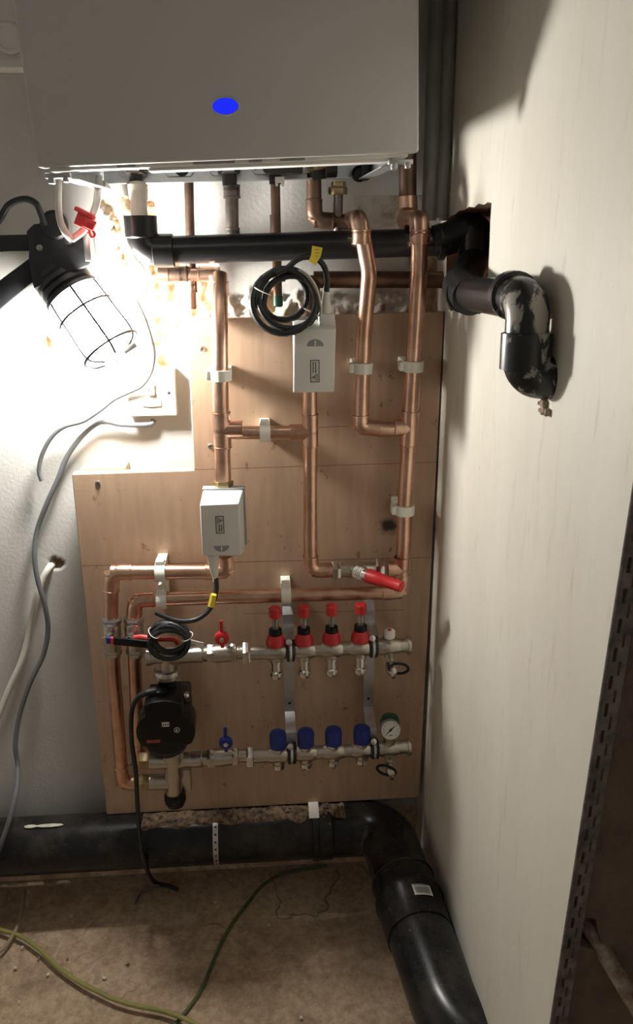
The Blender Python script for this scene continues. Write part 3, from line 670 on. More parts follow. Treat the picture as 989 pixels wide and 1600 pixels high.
# ================================================================== MANIFOLDS
OM = .150
def bar_pt(px, upper): return P(px, (1020.2 - (px-390)*.048) if upper else (1182-(px-390)*.062), OM)
def outlet(th, c, small=False):
    e = MB(); h = .018 if small else .034
    if small: e.lathe(c-UZ*.012, -UZ, [(0, .0095), (.006, .0095), (.007, .0115), (.015, .0115), (.019, .008), (.021, .0065)], 20)
    else: e.lathe(c-UZ*.012, -UZ, [(0, .011), (.008, .0110), (.009, .0088), (.024, .0092), (.026, .0120), (.033, .0128), (.038, .0110), (.039, .007)], 20)
    return e.build('outlet', 'chrome', th)
def manifold(upper, label):
    xs_ = (431, 475, 518, 563) if upper else (435, 478, 521, 565)
    t = thing('manifold', label, 'manifold', bar_pt(520, upper)-UZ*.05); a, b_ = bar_pt(392, upper), bar_pt(641, upper); d_ = (b_-a).normalized()
    e = MB().lathe(a, d_, [(0, .0125), ((b_-a).length, .0125)], 24); bar = e.build('bar', 'nickel', t)
    for x in xs_:
        e = MB(); c = bar_pt(x, upper); e.lathe(c-d_*.019, d_, [(0, .0126), (.006, .0148), (.032, .0148), (.038, .0126)], 20); e.lathe(c-UZ*.017, UZ, [(0, .0115), (.010, .0125), (.026, .0125), (.034, .0135)], 16); e.build('port_body', 'nickel', t)
        outlet(t, c, not upper)
        if upper:
            MB().lathe(c+UZ*.013, UZ, [(0, .0145), (.003, .0172), (.010, .0168), (.0205, .0128), (.0215, .0118)], 14).build('collar', 'red_plastic', t, 25)
            MB().lathe(c+UZ*.034, UZ, [(0, .0112), (.004, .0118), (.010, .0112), (.011, .006)], 16).build('seal_ring', 'black_plastic', t)
            MB().lathe(c+UZ*.040, UZ, [(0, .0052), (.034, .0052)], 16).build('sight_tube', 'clear_plastic', t)
            MB().lathe(c+UZ*.040, UZ, [(0, .0012), (.034, .0012)], 8).build('float_rod', 'black_plastic', t)
            MB().lathe(c+UZ*.067, UZ, [(0, .0092), (.002, .0104), (.016, .0104), (.0185, .009), (.019, .005)], 10).build('gauge_cap', 'red_plastic', t, 25)
        else:
            MB().lathe(c+UZ*.015, UZ, [(0, .0135), (.004, .0140)], 18).build('collar', 'chrome', t)
            pr = [(0, .0150), (.004, .0156), (.024, .0158), (.029, .0140), (.031, .0085)]
            cp__ = MB().lathe(c+UZ*.018, UZ, pr, 20).build('valve_cap', 'blue_plastic', t)
    # end piece
    xe = 608; c = bar_pt(xe, upper); e = MB(); e.lathe(c-d_*.022, d_, [(0, .0126), (.008, .0155), (.030, .0150), (.040, .0128)], 20); e.lathe(c-UZ*.020, UZ, [(0, .010), (.014, .0125), (.030, .012), (.037, .0125)], 16); e.build('end_body', 'nickel', t)
    e = MB().lathe(bar_pt(634, upper), d_, [(0, .0140), (.003, .0140), (.0032, .0172), (.0055, .0172), (.0058, .0150), (.0085, .0150), (.009, .008)], 22); e.build('end_plug', 'nickel', t)
    dc = c+V((.004 if upper else .002, -.014, -.034)); e = MB(); e.tube([c-UZ*.014, c+V((.002, -.002, -.026)), dc+V((0, .008, 0))], .0075, 14); e.lathe(dc+UY*.012, N+V((0, 0, -.35)), [(0, .010), (.006, .0115), (.018, .0110), (.022, .0085), (.026, .0042), (.032, .0040)], 18); dr = e.build('drain_cock', 'nickel', t)
    rx = 1 if upper else -1
    lp = [dc+V((rx*.010, -.006, .002))+V((.0175*math.cos(q), -.003, .0098*math.sin(q)-.006*math.cos(q)*(-rx if not upper else .3))) for q in [2*math.pi*i/24 for i in range(24)]]
    MB().tube(lp, .0026, 8, closed=True).build('drain_strap', 'black_plastic', dr)
    return t, c, d_
t, c, d_ = manifold(True, 'upper silver manifold bar with four red flow gauges')
MB().lathe(c+UZ*.015, UZ, [(0, .008), (.003, .008), (.0035, .0098), (.015, .0098), (.017, .008)], 16).build('air_vent', 'white_plastic', t); MB().lathe(c+UZ*.032, UZ, [(0, .0035), (.002, .003)], 10).build('vent_screw', 'red_plastic', t)
t, c, d_ = manifold(False, 'lower silver manifold bar with four blue caps and a pressure gauge')
MB().lathe(c+UZ*.016, UZ, [(0, .0105), (.008, .0115), (.010, .009), (.014, .008)], 14).build('brass_collar', 'brass', t)
g = P(610, 1140, OM+.018); th_ = MB().lathe(c+UZ*.030, UZ, [(0, .012), (.004, .0175), (.028, .0185), (.036, .015), (.039, .008)], 22); th_.build('gauge_hood', 'green_plastic', t)
gn = (N+UZ*.25).normalized(); rt = UX; gu = gn.cross(rt).normalized()*-1; gu = UZ - gn*UZ.dot(gn); gu.normalize()
gb = MB().lathe(g-gn*.012, gn, [(0, .012), (.003, .0185), (.014, .0188), (.016, .0178), (.0145, .0165)], 28).build('pressure_gauge', 'galv', t)
MB().lathe(g+gn*.0018, gn, [(0, .0166), (.0008, .0166)], 28).build('dial', 'dial_white', gb)
e = MB(); pc = g+gn*.0032
for k in range(11):
    a = math.radians(225-27*k); e.box(pc+(rt*math.cos(a)+gu*math.sin(a))*.0130, (.0026, .0003, .0007), (rt*math.cos(a)+gu*math.sin(a), gn, rt*math.sin(a)-gu*math.cos(a)))
a = math.radians(42); ax_ = rt*math.cos(a)+gu*math.sin(a); e.prism([pc-ax_*.012, pc-gn.cross(ax_)*.0014, pc+ax_*.012, pc+gn.cross(ax_)*.0014], gn*.0006); e.lathe(pc, gn, [(0, .0022), (.0012, .002)], 10); e.box(pc-gu*.0095, (.006, .0003, .0012), (rt, gn, gu))
e.build('dial_print', 'black_ink', gb)
# brackets holding both bars
for px, lab in ((451, 'left steel bracket strap holding both manifold bars'), (580, 'right steel bracket strap holding both manifold bars')):
    pu, pl = bar_pt(px+3, True), bar_pt(px+5, False); t = thing('manifold_bracket', lab, 'bracket', V((pu.x, -BOARD, pl.z)), 'manifold bracket straps')
    w2 = .0095; xc = (pu.x+pl.x)/2-.001
    prof = [(BOARD+.001, pu.z+.068), (BOARD+.001, pu.z+.048), (BOARD+.022, pu.z+.040), (BOARD+.022, pu.z+.022), (OM-.014, pu.z+.016), (OM-.016, pu.z-.016), (BOARD+.02, pu.z-.024), (BOARD+.02, pl.z+.052), (BOARD+.022, pl.z+.050), (OM-.020, pl.z+.034), (OM-.016, pl.z+.016), (OM-.014, pl.z-.012)]
    e = MB(); 
    for i in range(len(prof)-1):
        (o1, z1), (o2, z2) = prof[i], prof[i+1]; n2 = V((0, -(z1-z2), 0))+V((0, 0, -(o2-o1))); n2.normalize(); th = .0022
        p = [V((xc-w2, -o1, z1)), V((xc+w2, -o1, z1)), V((xc+w2, -o2, z2)), V((xc-w2, -o2, z2))]
        e.hexa([q for q in p]+[q+n2*th for q in p])
    e.lathe(V((xc, -BOARD-.001, pu.z+.068)), N, [(0, w2), (.0022, w2)], 20)
    e.build('strap', 'galv', t)
    for pb, dz in ((pu, 0), (pl, 0)):
        e = MB()
        for s_ in (-.0042, .0042): e.tube([V((pb.x+s_, pb.y, pb.z))+V((0, math.cos(q)*.0150, math.sin(q)*.0165)) for q in [2*math.pi*i/28 for i in range(28)]], .0030, 8, closed=True)
        e.build('rubber_ring', 'black_rubber', t)
        e = MB(); e.tube([V((pb.x, pb.y, pb.z))+V((0, math.cos(q)*.0158, math.sin(q)*.0172)) for q in [2*math.pi*i/28 for i in range(28)]], .0028, 6, closed=True); e.build('clamp_band', 'galv', t)
        MB().lathe(V((pb.x-.003, pb.y-.006, pb.z+.021)), N+UZ*.3, [(0, .0056), (.004, .0056), (.0046, .0035)], 12).build('clamp_screw', 'chrome', t)
    for z in (pu.z+.066, pu.z-.046, pl.z+.068): MB().lathe(V((xc, -BOARD-(.0030 if z > pu.z else .0222), z)), N, [(0, .0026), (.0003, .0026)], 12).build('screw_hole', 'black_ink', t)

# ---- ball valves with butterfly handles
def ball_valve(label, body_a, body_b, nut_x, handle, m, upper):
    t = thing('ball_valve', label, 'valve', P(*body_a, OM)); a, b_ = P(*body_a, OM), P(*body_b, OM); d_ = (b_-a).normalized(); L = (b_-a).length; e = MB()
    e.lathe(a, d_, [(0, .0145), (L*.18, .0150), (L*.20, .0125), (L*.30, .0150), (L*.50, .0170), (L*.70, .0155), (L*.86, .0150), (L*.88, .0115), (L*1.0, .0115)], 20); e.build('body', 'nickel', t)
    for q_, w_, l_ in ((.36, .031, .014), (.80, .030, .010)): nut(MB(), a+d_*L*q_, d_, w_, l_).build('hex_shoulder', 'nickel', t)
    e = MB(); c = bar_pt(nut_x, upper); nut(e, c, d_, .0355, .0125); e.build('union_nut', 'chrome', t)
    MB().tube([a+d_*L*.9, bar_pt(nut_x+14, upper)], .0118, 18).build('tailpiece', 'nickel', t)
    h = P(*handle, OM+.034); MB().tube([V((h.x, -OM, h.z-.002)), h], .006, 12).build('spindle', 'nickel', t)
    e = MB(); e.lathe(h, N, [(0, .0115), (.002, .0125), (.008, .0118), (.010, .0085)], 18); e.box(h+UZ*.020+N*.005, (.0058, .0035, .026), bev=.001); e.box(h-UZ*.011+N*.006, (.0058, .006, .012), bev=.001); hd = e.build('butterfly_handle', m, t)
    MB().lathe(h+N*.0098, N, [(0, .0045), (.002, .0045), (.0025, .003)], 6).build('handle_nut', 'chrome', hd)
ball_valve('silver ball valve with a red butterfly handle feeding the upper manifold', (302, 1023), (380, 1019), 385, (347, 995), 'red_plastic', True)
ball_valve('silver ball valve with a blue butterfly handle feeding the lower manifold', (300, 1187), (384, 1180), 391, (353, 1158), 'blue_plastic', False)

# ================================================================== PUMP AND MIXING UNIT
t = thing('pump_unit', 'black circulator pump with a silver mixing valve body between the two manifolds', 'pump', P(265, 1262, OM))
e = MB(); a, b_ = P(229, 1027, OM), P(304, 1023, OM); d_ = b_-a
e.lathe(a, d_, [(0, .0150), (.008, .0150), (.009, .0135), (.028, .0145), (.044, .0160), (.060, .0140), (d_.length, .0135)], 20); e.lathe(P(261, 1024, OM), -UZ, [(0, .0155), (.022, .0140), (.034, .0150)], 20)
e.build('top_elbow', 'nickel', t); MB().lathe(P(238, 1014, OM), UZ+V((-.8, -.3, 0)), [(0, .004), (.008, .004), (.009, .003)], 10).build('test_point', 'white_plastic', t)
e = MB(); c = P(261, 1043, OM); e.lathe(c, -UZ, [(0, .0185), (.002, .0225), (.006, .0235), (.0075, .0220), (.009, .0235), (.016, .0235), (.018, .0215)], 30); e.build('pump_union', 'nickel', t, 25)
MB().lathe(P(261, 1060, OM), -UZ, [(0, .016), (.020, .015), (.03, .018)], 18).build('pump_neck', 'black_plastic', t)
# volute behind
c = P(268, 1118, OM); MB().box(V((P(276, 1100, OM).x, -OM+.008, P(276, 1100, OM).z)), (.050, .045, .060), bev=.006, seg=3).build('motor_flange', 'dark_steel', t)
c = P(258, 1142, OM); MB().lathe(V((c.x+.004, -OM+.045, c.z)), N, [(0, .030), (.01, .040), (.07, .040), (.08, .034)], 28).build('motor_housing', 'dark_steel', t)
for px, py in ((291, 1085), (226, 1115)): MB().lathe(P(px, py, OM+.022), N, [(0, .0055), (.006, .0055), (.008, .003)], 12).build('housing_bolt', 'chrome', t)
# control head: disc with a raised top block and a chin
OH = .205; hc = P(259, 1143, OH); r_ = mm(46, 258, 1142, OH); s_ = r_/46.
prof = []
def hd(dx, dy): return hc+UX*dx*s_-UZ*dy*s_
arc = lambda a0, a1, n_: [(46*math.cos(math.radians(a0+(a1-a0)*i/n_)), -44*math.sin(math.radians(a0+(a1-a0)*i/n_))) for i in range(n_+1)]
out = [(-30, -22-8), (-31, -50), (-18, -55), (0, -57), (16, -55), (27, -50), (29, -30)] + arc(38, -32, 12) + [(29, 27), (28, 33), (15, 40), (0, 42), (-15, 40), (-27, 34), (-29, 27)] + arc(212, 142, 12)
MB().prism([hd(*q)+V((0, .045, 0)) for q in out], N*.048, .003, 3).build('control_head', 'black_plastic', t)
dq = N*.0034
sc = MB().box(hd(1, -15)+dq, (.0125, .0006, .0085)).build('display', 'paper', t); e = MB()
for k in (-1, 0, 1): e.box(hd(1+k*3.6, -15)+dq+N*.0005, (.0016, .0003, .0035)); e.box(hd(1+k*3.6, -15)+dq+N*.0005, (.0030, .0003, .0010))
e.build('display_marks', 'black_ink', sc)
c = hd(18, -4)+dq; e = MB(); e.tube([c+UX*.0046*math.cos(q)+UZ*.0046*math.sin(q) for q in [2*math.pi*i/24 for i in range(24)]], .0005, 6, closed=True); e.prism([c+UX*.0024, c+V((-.0016, 0, .0024)), c+V((-.0016, 0, -.0024))], N*.0004); e.build('play_symbol', 'paper', t)
MB().box(hd(-20, 15)+dq, (.0235, .0006, .0062), bev=.0002, seg=1).build('red_label', 'label_red', t, label='small dull red label')
MB().box(P(247, 1080, .175), (.030, .03, .014), bev=.003).build('plug', 'black_plastic', t)
MB().tube(spline([P(240, 1079, .185), P(228, 1082, .188), P(216, 1089, .19), P(208, 1103, .19), P(205, 1125, .188), P(206, 1160, .185), P(212, 1205, .18), P(215, 1260, .175), P(219, 1310, .148), P(225, 1345, .150), F(240, 1377, .006), F(262, 1384, .005), F(278, 1390, .005)], 8), .0042, 10).build('power_cable', 'black_rubber', t)
MB().tube(spline([P(243, 1079, .184), P(236, 1080, .186), P(228, 1082, .188), P(221, 1086, .189)], 5), .0058, 10).build('cable_sleeve', 'black_rubber', t)
# lower mixing body
e = MB(); c = P(271, 1184, OM); zt_, zb = P(271, 1172, OM), P(272, 1240, OM)
e.lathe(zt_, zb-zt_, [(0, .018), (.014, .0205), (.030, .0160), (.046, .0165), (.055, .0175), (.064, .0150), ((zb-zt_).length, .0155)], 22)
a, b_ = P(234, 1189, OM), P(306, 1187, OM); e.lathe(a, b_-a, [(0, .0150), (.02, .0145), (.05, .0155), ((b_-a).length, .0130)], 20)
a, b_ = P(234, 1222, OM), P(272, 1221, OM); e.lathe(a, b_-a, [(0, .0148), (.03, .0142), ((b_-a).length, .014)], 20); e.build('mixing_body', 'nickel', t)
for py in (1188, 1223):
    e = MB(); nut(e, P(226, py, OC+.02), UX, .029, .018); e.build('compression_nut', 'brass', t)
MB().box(P(284, 1214, OM-.02), (.036, .03, .050), bev=.004).build('body_casting', 'nickel', t)
e = MB(); c = P(273, 1238, OM); pr = [(0, .0178), (.003, .0190), (.020, .0185), (.026, .0165), (.028, .010)]
vs0 = len(e.v); e.lathe(c, -UZ, pr, 24)
for k in range(12):
    a = 2*math.pi*k/12; e.box(c-UZ*.012+V((math.cos(a), math.sin(a), 0))*.0186, (.0025, .0025, .016), bev=.0006, seg=1)
e.build('thermostat_knob', 'black_plastic', t)

# ---- two isolating valves with levers
def lever_valve(px, label, lever):
    t = thing('isolating_valve', label, 'valve', P(px, 1022, OC)); a, b_ = P(px, 962, OC), P(px+4, 1026, OC); d_ = b_-a
    MB().lathe(a, d_, [(0, .0130), (.012, .0150), (.020, .0165), (.040, .0165), (.052, .0150), (d_.length, .0135)], 20).build('body', 'nickel', t)
    e = MB(); nut(e, P(px+1, 969, OC), d_, .031, .013); e.build('union_nut', 'chrome', t); e = MB(); nut(e, P(px+3, 1018, OC), d_, .029, .011); e.build('union_nut', 'nickel', t)
    h = P(px-6, 998, OC+.028); MB().tube([V((h.x+.006, -OC, h.z)), h], .0065, 12).build('spindle', 'nickel', t); e = MB(); nut(e, h+N*.004, N, .014, .007); e.build('spindle_nut', 'chrome', t)
    return t, h
t, h = lever_valve(173, 'left isolating valve with a long black lever below the upper left elbow', True)
e = MB(); q0, q1 = P(176, 1001, .148), P(246, 1008, .160); dd = (q1-q0).normalized(); e.box((q0+q1)/2, ((q1-q0).length, .0050, .0145), (dd, dd.cross(UZ).normalized(), dd.cross(UZ).normalized().cross(dd)), .0018); lv = e.build('lever', 'black_plastic', t)
MB().box(q0+dd*.000-N*.0003, (.006, .0058, .013), (dd, dd.cross(UZ).normalized(), dd.cross(UZ).normalized().cross(dd)), .001).build('lever_band', 'clip_red', lv); MB().box(q0-dd*.007, (.008, .0058, .012), (dd, dd.cross(UZ).normalized(), dd.cross(UZ).normalized().cross(dd)), .001).build('lever_band', 'blue_plastic', lv)
t, h = lever_valve(208, 'right isolating valve with a red lever half hidden by the cable coil', True)
e = MB().tube(spline([P(209, 996, .14), P(222, 995, .142), P(245, 999, .15), P(262, 999, .155), P(274, 1000, .158), P(278, 1006, .158)], 6), .0040, 8); e.build('lever', 'clip_red', t)

# ================================================================== BLACK WASTE PIPE
OW = .098; RP = .0210; RF = .0250
t = thing('waste_pipe', 'black plastic waste pipe running under the boiler from the white pipe to the right wall', 'waste pipe', P(450, 390, OW))
c = P(222, 391, OW); e = MB(); e.tube(fillet([P(219, 338, OW), c, P(270, 391, OW)], .030, 10), RF*.92, 24); e.lathe(P(219, 337, OW), -UZ, [(0, RF), (.030, RF), (.032, RF*.92)], 24); e.lathe(P(240, 391.5, OW), UX, [(0, RF*.93), (.001, RF), (.030, RF), (.032, RP)], 24); e.build('elbow', 'black_pipe', t)
w1 = P(262, 391, OW); w2 = P(688, 378, OW); MB().tube([w1, w2], RP, 24).build('pipe', 'black_pipe', t)
w3 = V((XR+.022, -OW-.012, P(745, 362, OW).z+.004)); MB().tube([w2-UX*.01, w2+(w3-w2)*.25, w3], [RF*.98, RF*1.0, RF*1.0], 24).build('coupling', 'black_pipe', t)
MB().tube([w2-UX*.004, w2+UX*.006], RF*1.10, 24).build('collar', 'black_pipe', t)
w4 = X(722, 457, XR-.0278)
el = MB(); el.tube(fillet([w2+(w3-w2)*.6, w3+V((.01, 0, .004)), w3+V((.004, -.02, -.05)), w4+V((0, .012, .008)), w4+V((0, -.05, -.002))], .020, 8), RF*1.0, 24); el.build('offset_bend', 'black_pipe', t)
t = thing('waste_pipe', 'black waste pipe smeared with plaster bending down the right wall', 'waste pipe', X(825, 600, XR-.03))
w5 = X(826, 471, XR-.0278); w6 = X(822, 590, XR-.0278); w6.y = w5.y-.004
MB().tube([w4+V((0, -.004, 0)), w5+V((0, .02, 0))], RP*1.02, 24).build('pipe', 'black_pipe', t)
MB().lathe(w4+V((0, -.008, 0)), N, [(0, RF*.95), (.001, RF*1.06), (.012, RF*1.06), (.013, RP)], 24).build('collar', 'black_pipe', t)
e = MB(); e.tube(fillet([w5+V((0, .055, .002)), w5, (w5*.45+w6*.55)], .030, 10), RP*1.08, 24); e.lathe(w5+V((0, .062, .002)), N, [(0, RF*.98), (.001, RF*1.06), (.016, RF*1.06), (.018, RP*1.05)], 24); e.build('elbow', 'pipe_smeared', t)
q = (w5*.52+w6*.48); MB().lathe(q+UZ*.006, w6-w5, [(0, RP*1.1), (.001, RF*1.06), (.038, RF*1.06), (.039, RP*1.08)], 24).build('socket', 'pipe_smeared', t)
MB().tube(fillet([(w5*.5+w6*.5), w6, V((XR+.012, w6.y, w6.z-.002))], .022, 10), RP*1.10, 24).build('wall_elbow', 'pipe_smeared', t)
e = MB(); random.seed(5)
c = V((XR, w6.y, w6.z-.030))
for k in range(7): e.box(c+V((-.002, random.uniform(-.010, .010), random.uniform(-.010, .004))), (.008, random.uniform(.004, .01), random.uniform(.004, .008)), (V((1, .2, .1)).normalized(), V((-.2, 1, 0)).normalized(), UZ), .001, 1)
single(e, 'mortar_patch', 'mortar', 'small crumbling brown mortar patch below the pipe elbow on the right wall', 'mortar')
# white condensate pipe from the boiler
t = thing('condensate_pipe', 'white plastic pipe from the boiler into the black elbow', 'pipe', P(218, 345, OW))
MB().tube([P(215, 286, OW-.01), P(218, 342, OW)], .0125, 20).build('pipe', 'cream_plastic', t); MB().lathe(P(215, 288, OW-.01), -UZ, [(0, .0150), (.012, .0145), (.022, .0135)], 20).build('coupling', 'cream_plastic', t)
# grey pipes in the corner
for (px, r_, of, lab) in ((672, .0135, .045, 'grey painted vertical pipe nearest the boiler in the corner'), (691, .0095, None, 'slimmer grey painted vertical pipe tucked into the corner')):
    a = P(px, 322, of) if of else X(px, 322, XR-.0105); b_ = V((a.x, a.y, 2.38)); a.z -= .022; single(MB().tube([a, b_], r_, 20), 'corner_pipe', 'grey_paint', lab, 'pipe')

# ================================================================== SOIL PIPE
RS_ = .055; ys = -.076; zs_ = P(300, 1307, .076).z; zs_ = max(zs_, .06)
t = thing('soil_pipe', 'thick black soil pipe along the foot of the wall bending towards the right wall', 'soil pipe', V((0, ys, 0)))
pA = V((-1.25, ys, zs_)); xb = F(622, 1385, zs_).x; pB = V((xb, ys, zs_)); pC = V((xb+.012, F(622, 1392, zs_).y, zs_))
pD = V((xb+.022, F(640, 1440, zs_).y, zs_)); 
MB().tube([pA, V((xb-.09, ys, zs_))], RS_, 36).build('pipe', 'soil_black', t)
sx = P(486, 1300, .076).x
MB().lathe(V((sx, ys, zs_)), UX, [(0, RS_*1.0), (.002, RS_*1.07), (.012, RS_*1.09), (.014, RS_*1.05), (.040, RS_*1.05), (.042, RS_)], 36).build('socket', 'soil_black', t)
MB().tube(fillet([V((sx+.03, ys, zs_)), pB, pC], .085, 12), RS_*1.0, 36).build('bend', 'soil_black', t)
dd = (pC-pB).normalized()
MB().lathe(pC-dd*.030, dd, [(0, RS_), (.002, RS_*1.06), (.012, RS_*1.09), (.014, RS_*1.05), (.05, RS_*1.05), (.052, RS_*1.12), (.064, RS_*1.14), (.070, RS_*1.08), (.135, RS_*1.05)], 36).build('socket', 'soil_black', t)
s_end = pC+dd*.105
MB().tube(fillet([s_end-dd*.02, s_end+dd*.16+V((.01, 0, -.010)), V((XR+.06, s_end.y-.27, zs_-.02))], .16, 14), RS_*1.02, 36).build('lower_bend', 'soil_black', t)
def cyl_patch(e, o, d_, R_, t0, t1, a0, a1, up=UZ, n=8):
    d_ = d_.normalized(); sd = up.cross(d_).normalized(); vs_ = []; 
    for i in range(n+1):
        a = a0+(a1-a0)*i/n
        for tt in (t0, t1): vs_.append(o+d_*tt+(up*math.cos(a)+sd*math.sin(a))*R_)
    return e.add(vs_, [(2*i, 2*i+1, 2*i+3, 2*i+2) for i in range(n)])
# barcode sticker on the socket
o = pC+dd*.048
lb = cyl_patch(MB(), o, dd, RS_*1.09+.0006, 0, .024, -.05, .52).build('barcode_sticker', 'paper', t); e = MB(); x = .02
rnd = random.Random(2)
while x < .44: l = rnd.uniform(.006, .02); cyl_patch(e, o, dd, RS_*1.09+.001, .006, .021, x, x+l, n=1); x += l+rnd.uniform(.008, .02)
cyl_patch(e, o, dd, RS_*1.09+.001, .0015, .003, .0, .4, n=4); e.build('barcode', 'black_ink', lb)
lb = cyl_patch(MB(), V((P(482, 1268, .08).x, ys, zs_)), UX, RS_*1.095+.0006, .0, .020, -.50, .35, up=UZ).build('paper_sticker', 'paper', t)
# perforated steel strap round the soil pipe
e = MB(); x0 = P(338, 1310, .1).x; wds = [-.0052, -.0020, .0020, .0052]
o = V((x0, ys, zs_)); A = np.linspace(-.5, 3.0, 57)
for j in range(56):
    for i in range(3):
        if i == 1 and j % 4 == 1: continue
        cyl_patch(e, o, UX, RS_+.0012, wds[i], wds[i+1], -A[j], -A[j+1], up=UZ, n=1)
single(e, 'perforated_strap', 'galv', 'perforated steel strap wrapped round the thick black soil pipe', 'strap')

# ================================================================== FUSED SWITCH
t = thing('fused_switch', 'cream fused wall switch with a rocker below the broken plaster', 'switch', P(238, 652, 0))
c = P(238, 612, .012); sw = mm(75, 200, 615, .01)
MB().box(V((c.x, -.008, c.z)), (sw, .016, sw), bev=.003, seg=3).build('back_box', 'cream_plastic', t)
MB().box(V((c.x, -.0195, c.z)), (sw*1.01, .008, sw*1.01), bev=.003, seg=3).build('face_plate', 'cream_plastic', t)
a = P(236, 608, .026); MB().hexa([a+V((-.0058, -.004, -.010)), a+V((.0058, -.004, -.010)), a+V((.0058, .004, -.010)), a+V((-.0058, .004, -.010)), a+V((-.0058, -.0005, .010)), a+V((.0058, -.0005, .010)), a+V((.0058, .004, .010)), a+V((-.0058, .004, .010))], .0008, 2).build('rocker', 'white_plastic', t)
a = P(237, 629, .0245); MB().box(a, (.032, .003, .013), bev=.0008).build('fuse_holder', 'white_plastic', t); MB().box(a+V((0, -.001, -.0068)), (.014, .001, .0008)).build('holder_notch', 'valve_grey', t)
for px, py in ((207, 611), (264, 614)): MB().lathe(P(px, py, .0235), N, [(0, .0030), (.0008, .0026)], 12).build('screw', 'steel_screw', t)
def text_mesh(body, size, o, ux, uz, m, th, name, ext=.0003):
    cu = bpy.data.curves.new('t', 'FONT'); cu.body = body; cu.size = size; cu.extrude = ext; cu.align_x = 'CENTER'; cu.align_y = 'CENTER'
    ob = bpy.data.objects.new('t', cu); scn.collection.objects.link(ob); bpy.context.view_layer.update()
    me = bpy.data.meshes.new_from_object(ob.evaluated_get(bpy.context.evaluated_depsgraph_get())); e = MB(); n = ux.cross(uz)
    e.add([o+ux*v.co.x+uz*v.co.y+n*v.co.z for v in me.vertices], [tuple(p.vertices) for p in me.polygons])
    bpy.data.objects.remove(ob); bpy.data.curves.remove(cu); bpy.data.meshes.remove(me); return e.build(name, m, th)
text_mesh('FUSE', .0075, P(237, 643, .0238), UX, UZ, 'cream_dark', t, 'lettering')

# ================================================================== CABLES
def cable(name, m, pts, r, label, cat='cable', n=8, seg=10): return single(MB().tube(spline(pts, n), r, seg), name, m, label, cat)
cable('white_cable', 'white_cable', [P(160, 288, .09), P(170, 298, .07), P(182, 320, .03), P(192, 345, .018), P(199, 380, .016), P(208, 405, .016), P(221, 420, .014), P(224, 450, .012), P(226, 500, .012), P(231, 540, .010), P(240, 562, .006), P(246, 580, -.001)], .0060, 'white cable running down the broken plaster to the fused switch')
t = thing('hanging_cable', 'thick grey cable looping from the boiler down to the work lamp bracket', 'cable', P(110, 370, .165))
MB().tube(spline([P(91, 276, .198), P(91, 292, .195), P(91, 320, .187), P(94, 345, .18), P(102, 363, .175), P(112, 374, .168)], 8), .0050, 12).build('cable', 'white_cable', t)
MB().tube(spline([P(155, 276, .12), P(153, 296, .13), P(151, 315, .145), P(146, 332, .152), P(140, 346, .157), P(128, 362, .163), P(112, 374, .168)], 8), .0050, 12).build('cable', 'white_cable', t)
cable('lamp_cable', 'grey_cable', [P(206, 562-96, .03), P(214, 474, .05), P(226, 500, .07), P(236, 530, .06), P(240, 552, .05), P(236, 580, .04), P(222, 602, .036), P(205, 611, .032), P(178, 624, .03), P(155, 642, .03), P(130, 658, .03), P(100, 667, .03), P(80, 684, .028), P(66, 710, .026), P(61, 735, .025), P(65, 751, .024)], .0038, 'loose grey cable crossing the fused switch with a free end')
cable('spur_cable', 'grey_cable', [P(240, 656, .010), P(236, 662, .014), P(215, 664, .016), P(188, 663, .016), P(165, 659, .016), P(148, 664, .016), P(125, 685, .016), P(104, 715, .016), P(90, 750, .018), P(72, 790, .02), P(58, 830, .02), P(54, 870, .028), P(60, 910, .032), P(70, 945, .032), P(75, 985, .028), P(67, 1025, .03), P(46, 1070, .035), P(30, 1120, .04), P(24, 1165, .05), P(28, 1200, .06), P(25, 1240, .115), P(12, 1290, .148), P(-8, 1340, .15), F(-40, 1400, .01)], .0046, 'long grey cable hanging from the fused switch down to the floor')
cable('flat_cable', 'white_cable', [P(83, 881, -.012), P(76, 888, .008), P(66, 906, .014), P(58, 930, .016), P(50, 965, .016), P(43, 1000, .016), P(33, 1035, .018), P(15, 1075, .02), P(0, 1112, .022), P(-20, 1160, .03)], .0062, 'pale white cable coming out of a hole in the wall')
def fl(pts, z=.006): return [F(a, b_, z) for a, b_ in pts]
cable('earth_cable', 'earth_yellow', fl([(-30, 1440), (0, 1452), (30, 1462), (60, 1482), (90, 1510), (120, 1532), (150, 1548), (180, 1562), (215, 1572), (255, 1580), (300, 1597), (340, 1620)], .0115), .0040, 'yellow green earth cable running across the floor')
cable('earth_cable', 'earth_green', fl([(510, 1353), (480, 1357), (440, 1366), (410, 1384), (388, 1410), (365, 1440), (345, 1475), (330, 1510), (315, 1545), (295, 1575), (275, 1600), (260, 1630)], -.001), .0036, 'dull green earth cable curving out from under the black soil pipe')
cable('brown_cable', 'brown_cable', fl([(38, 1392), (35, 1420), (28, 1445), (18, 1465), (5, 1482), (-15, 1495)], .012), .0036, 'short brown cable crossing the earth cable at the left')
cable('offcut', 'grey_cable', fl([(212, 1412), (220, 1396), (235, 1388), (250, 1386)], .004), .0030, 'short dark cable offcut lying on the floor by the pump cable')

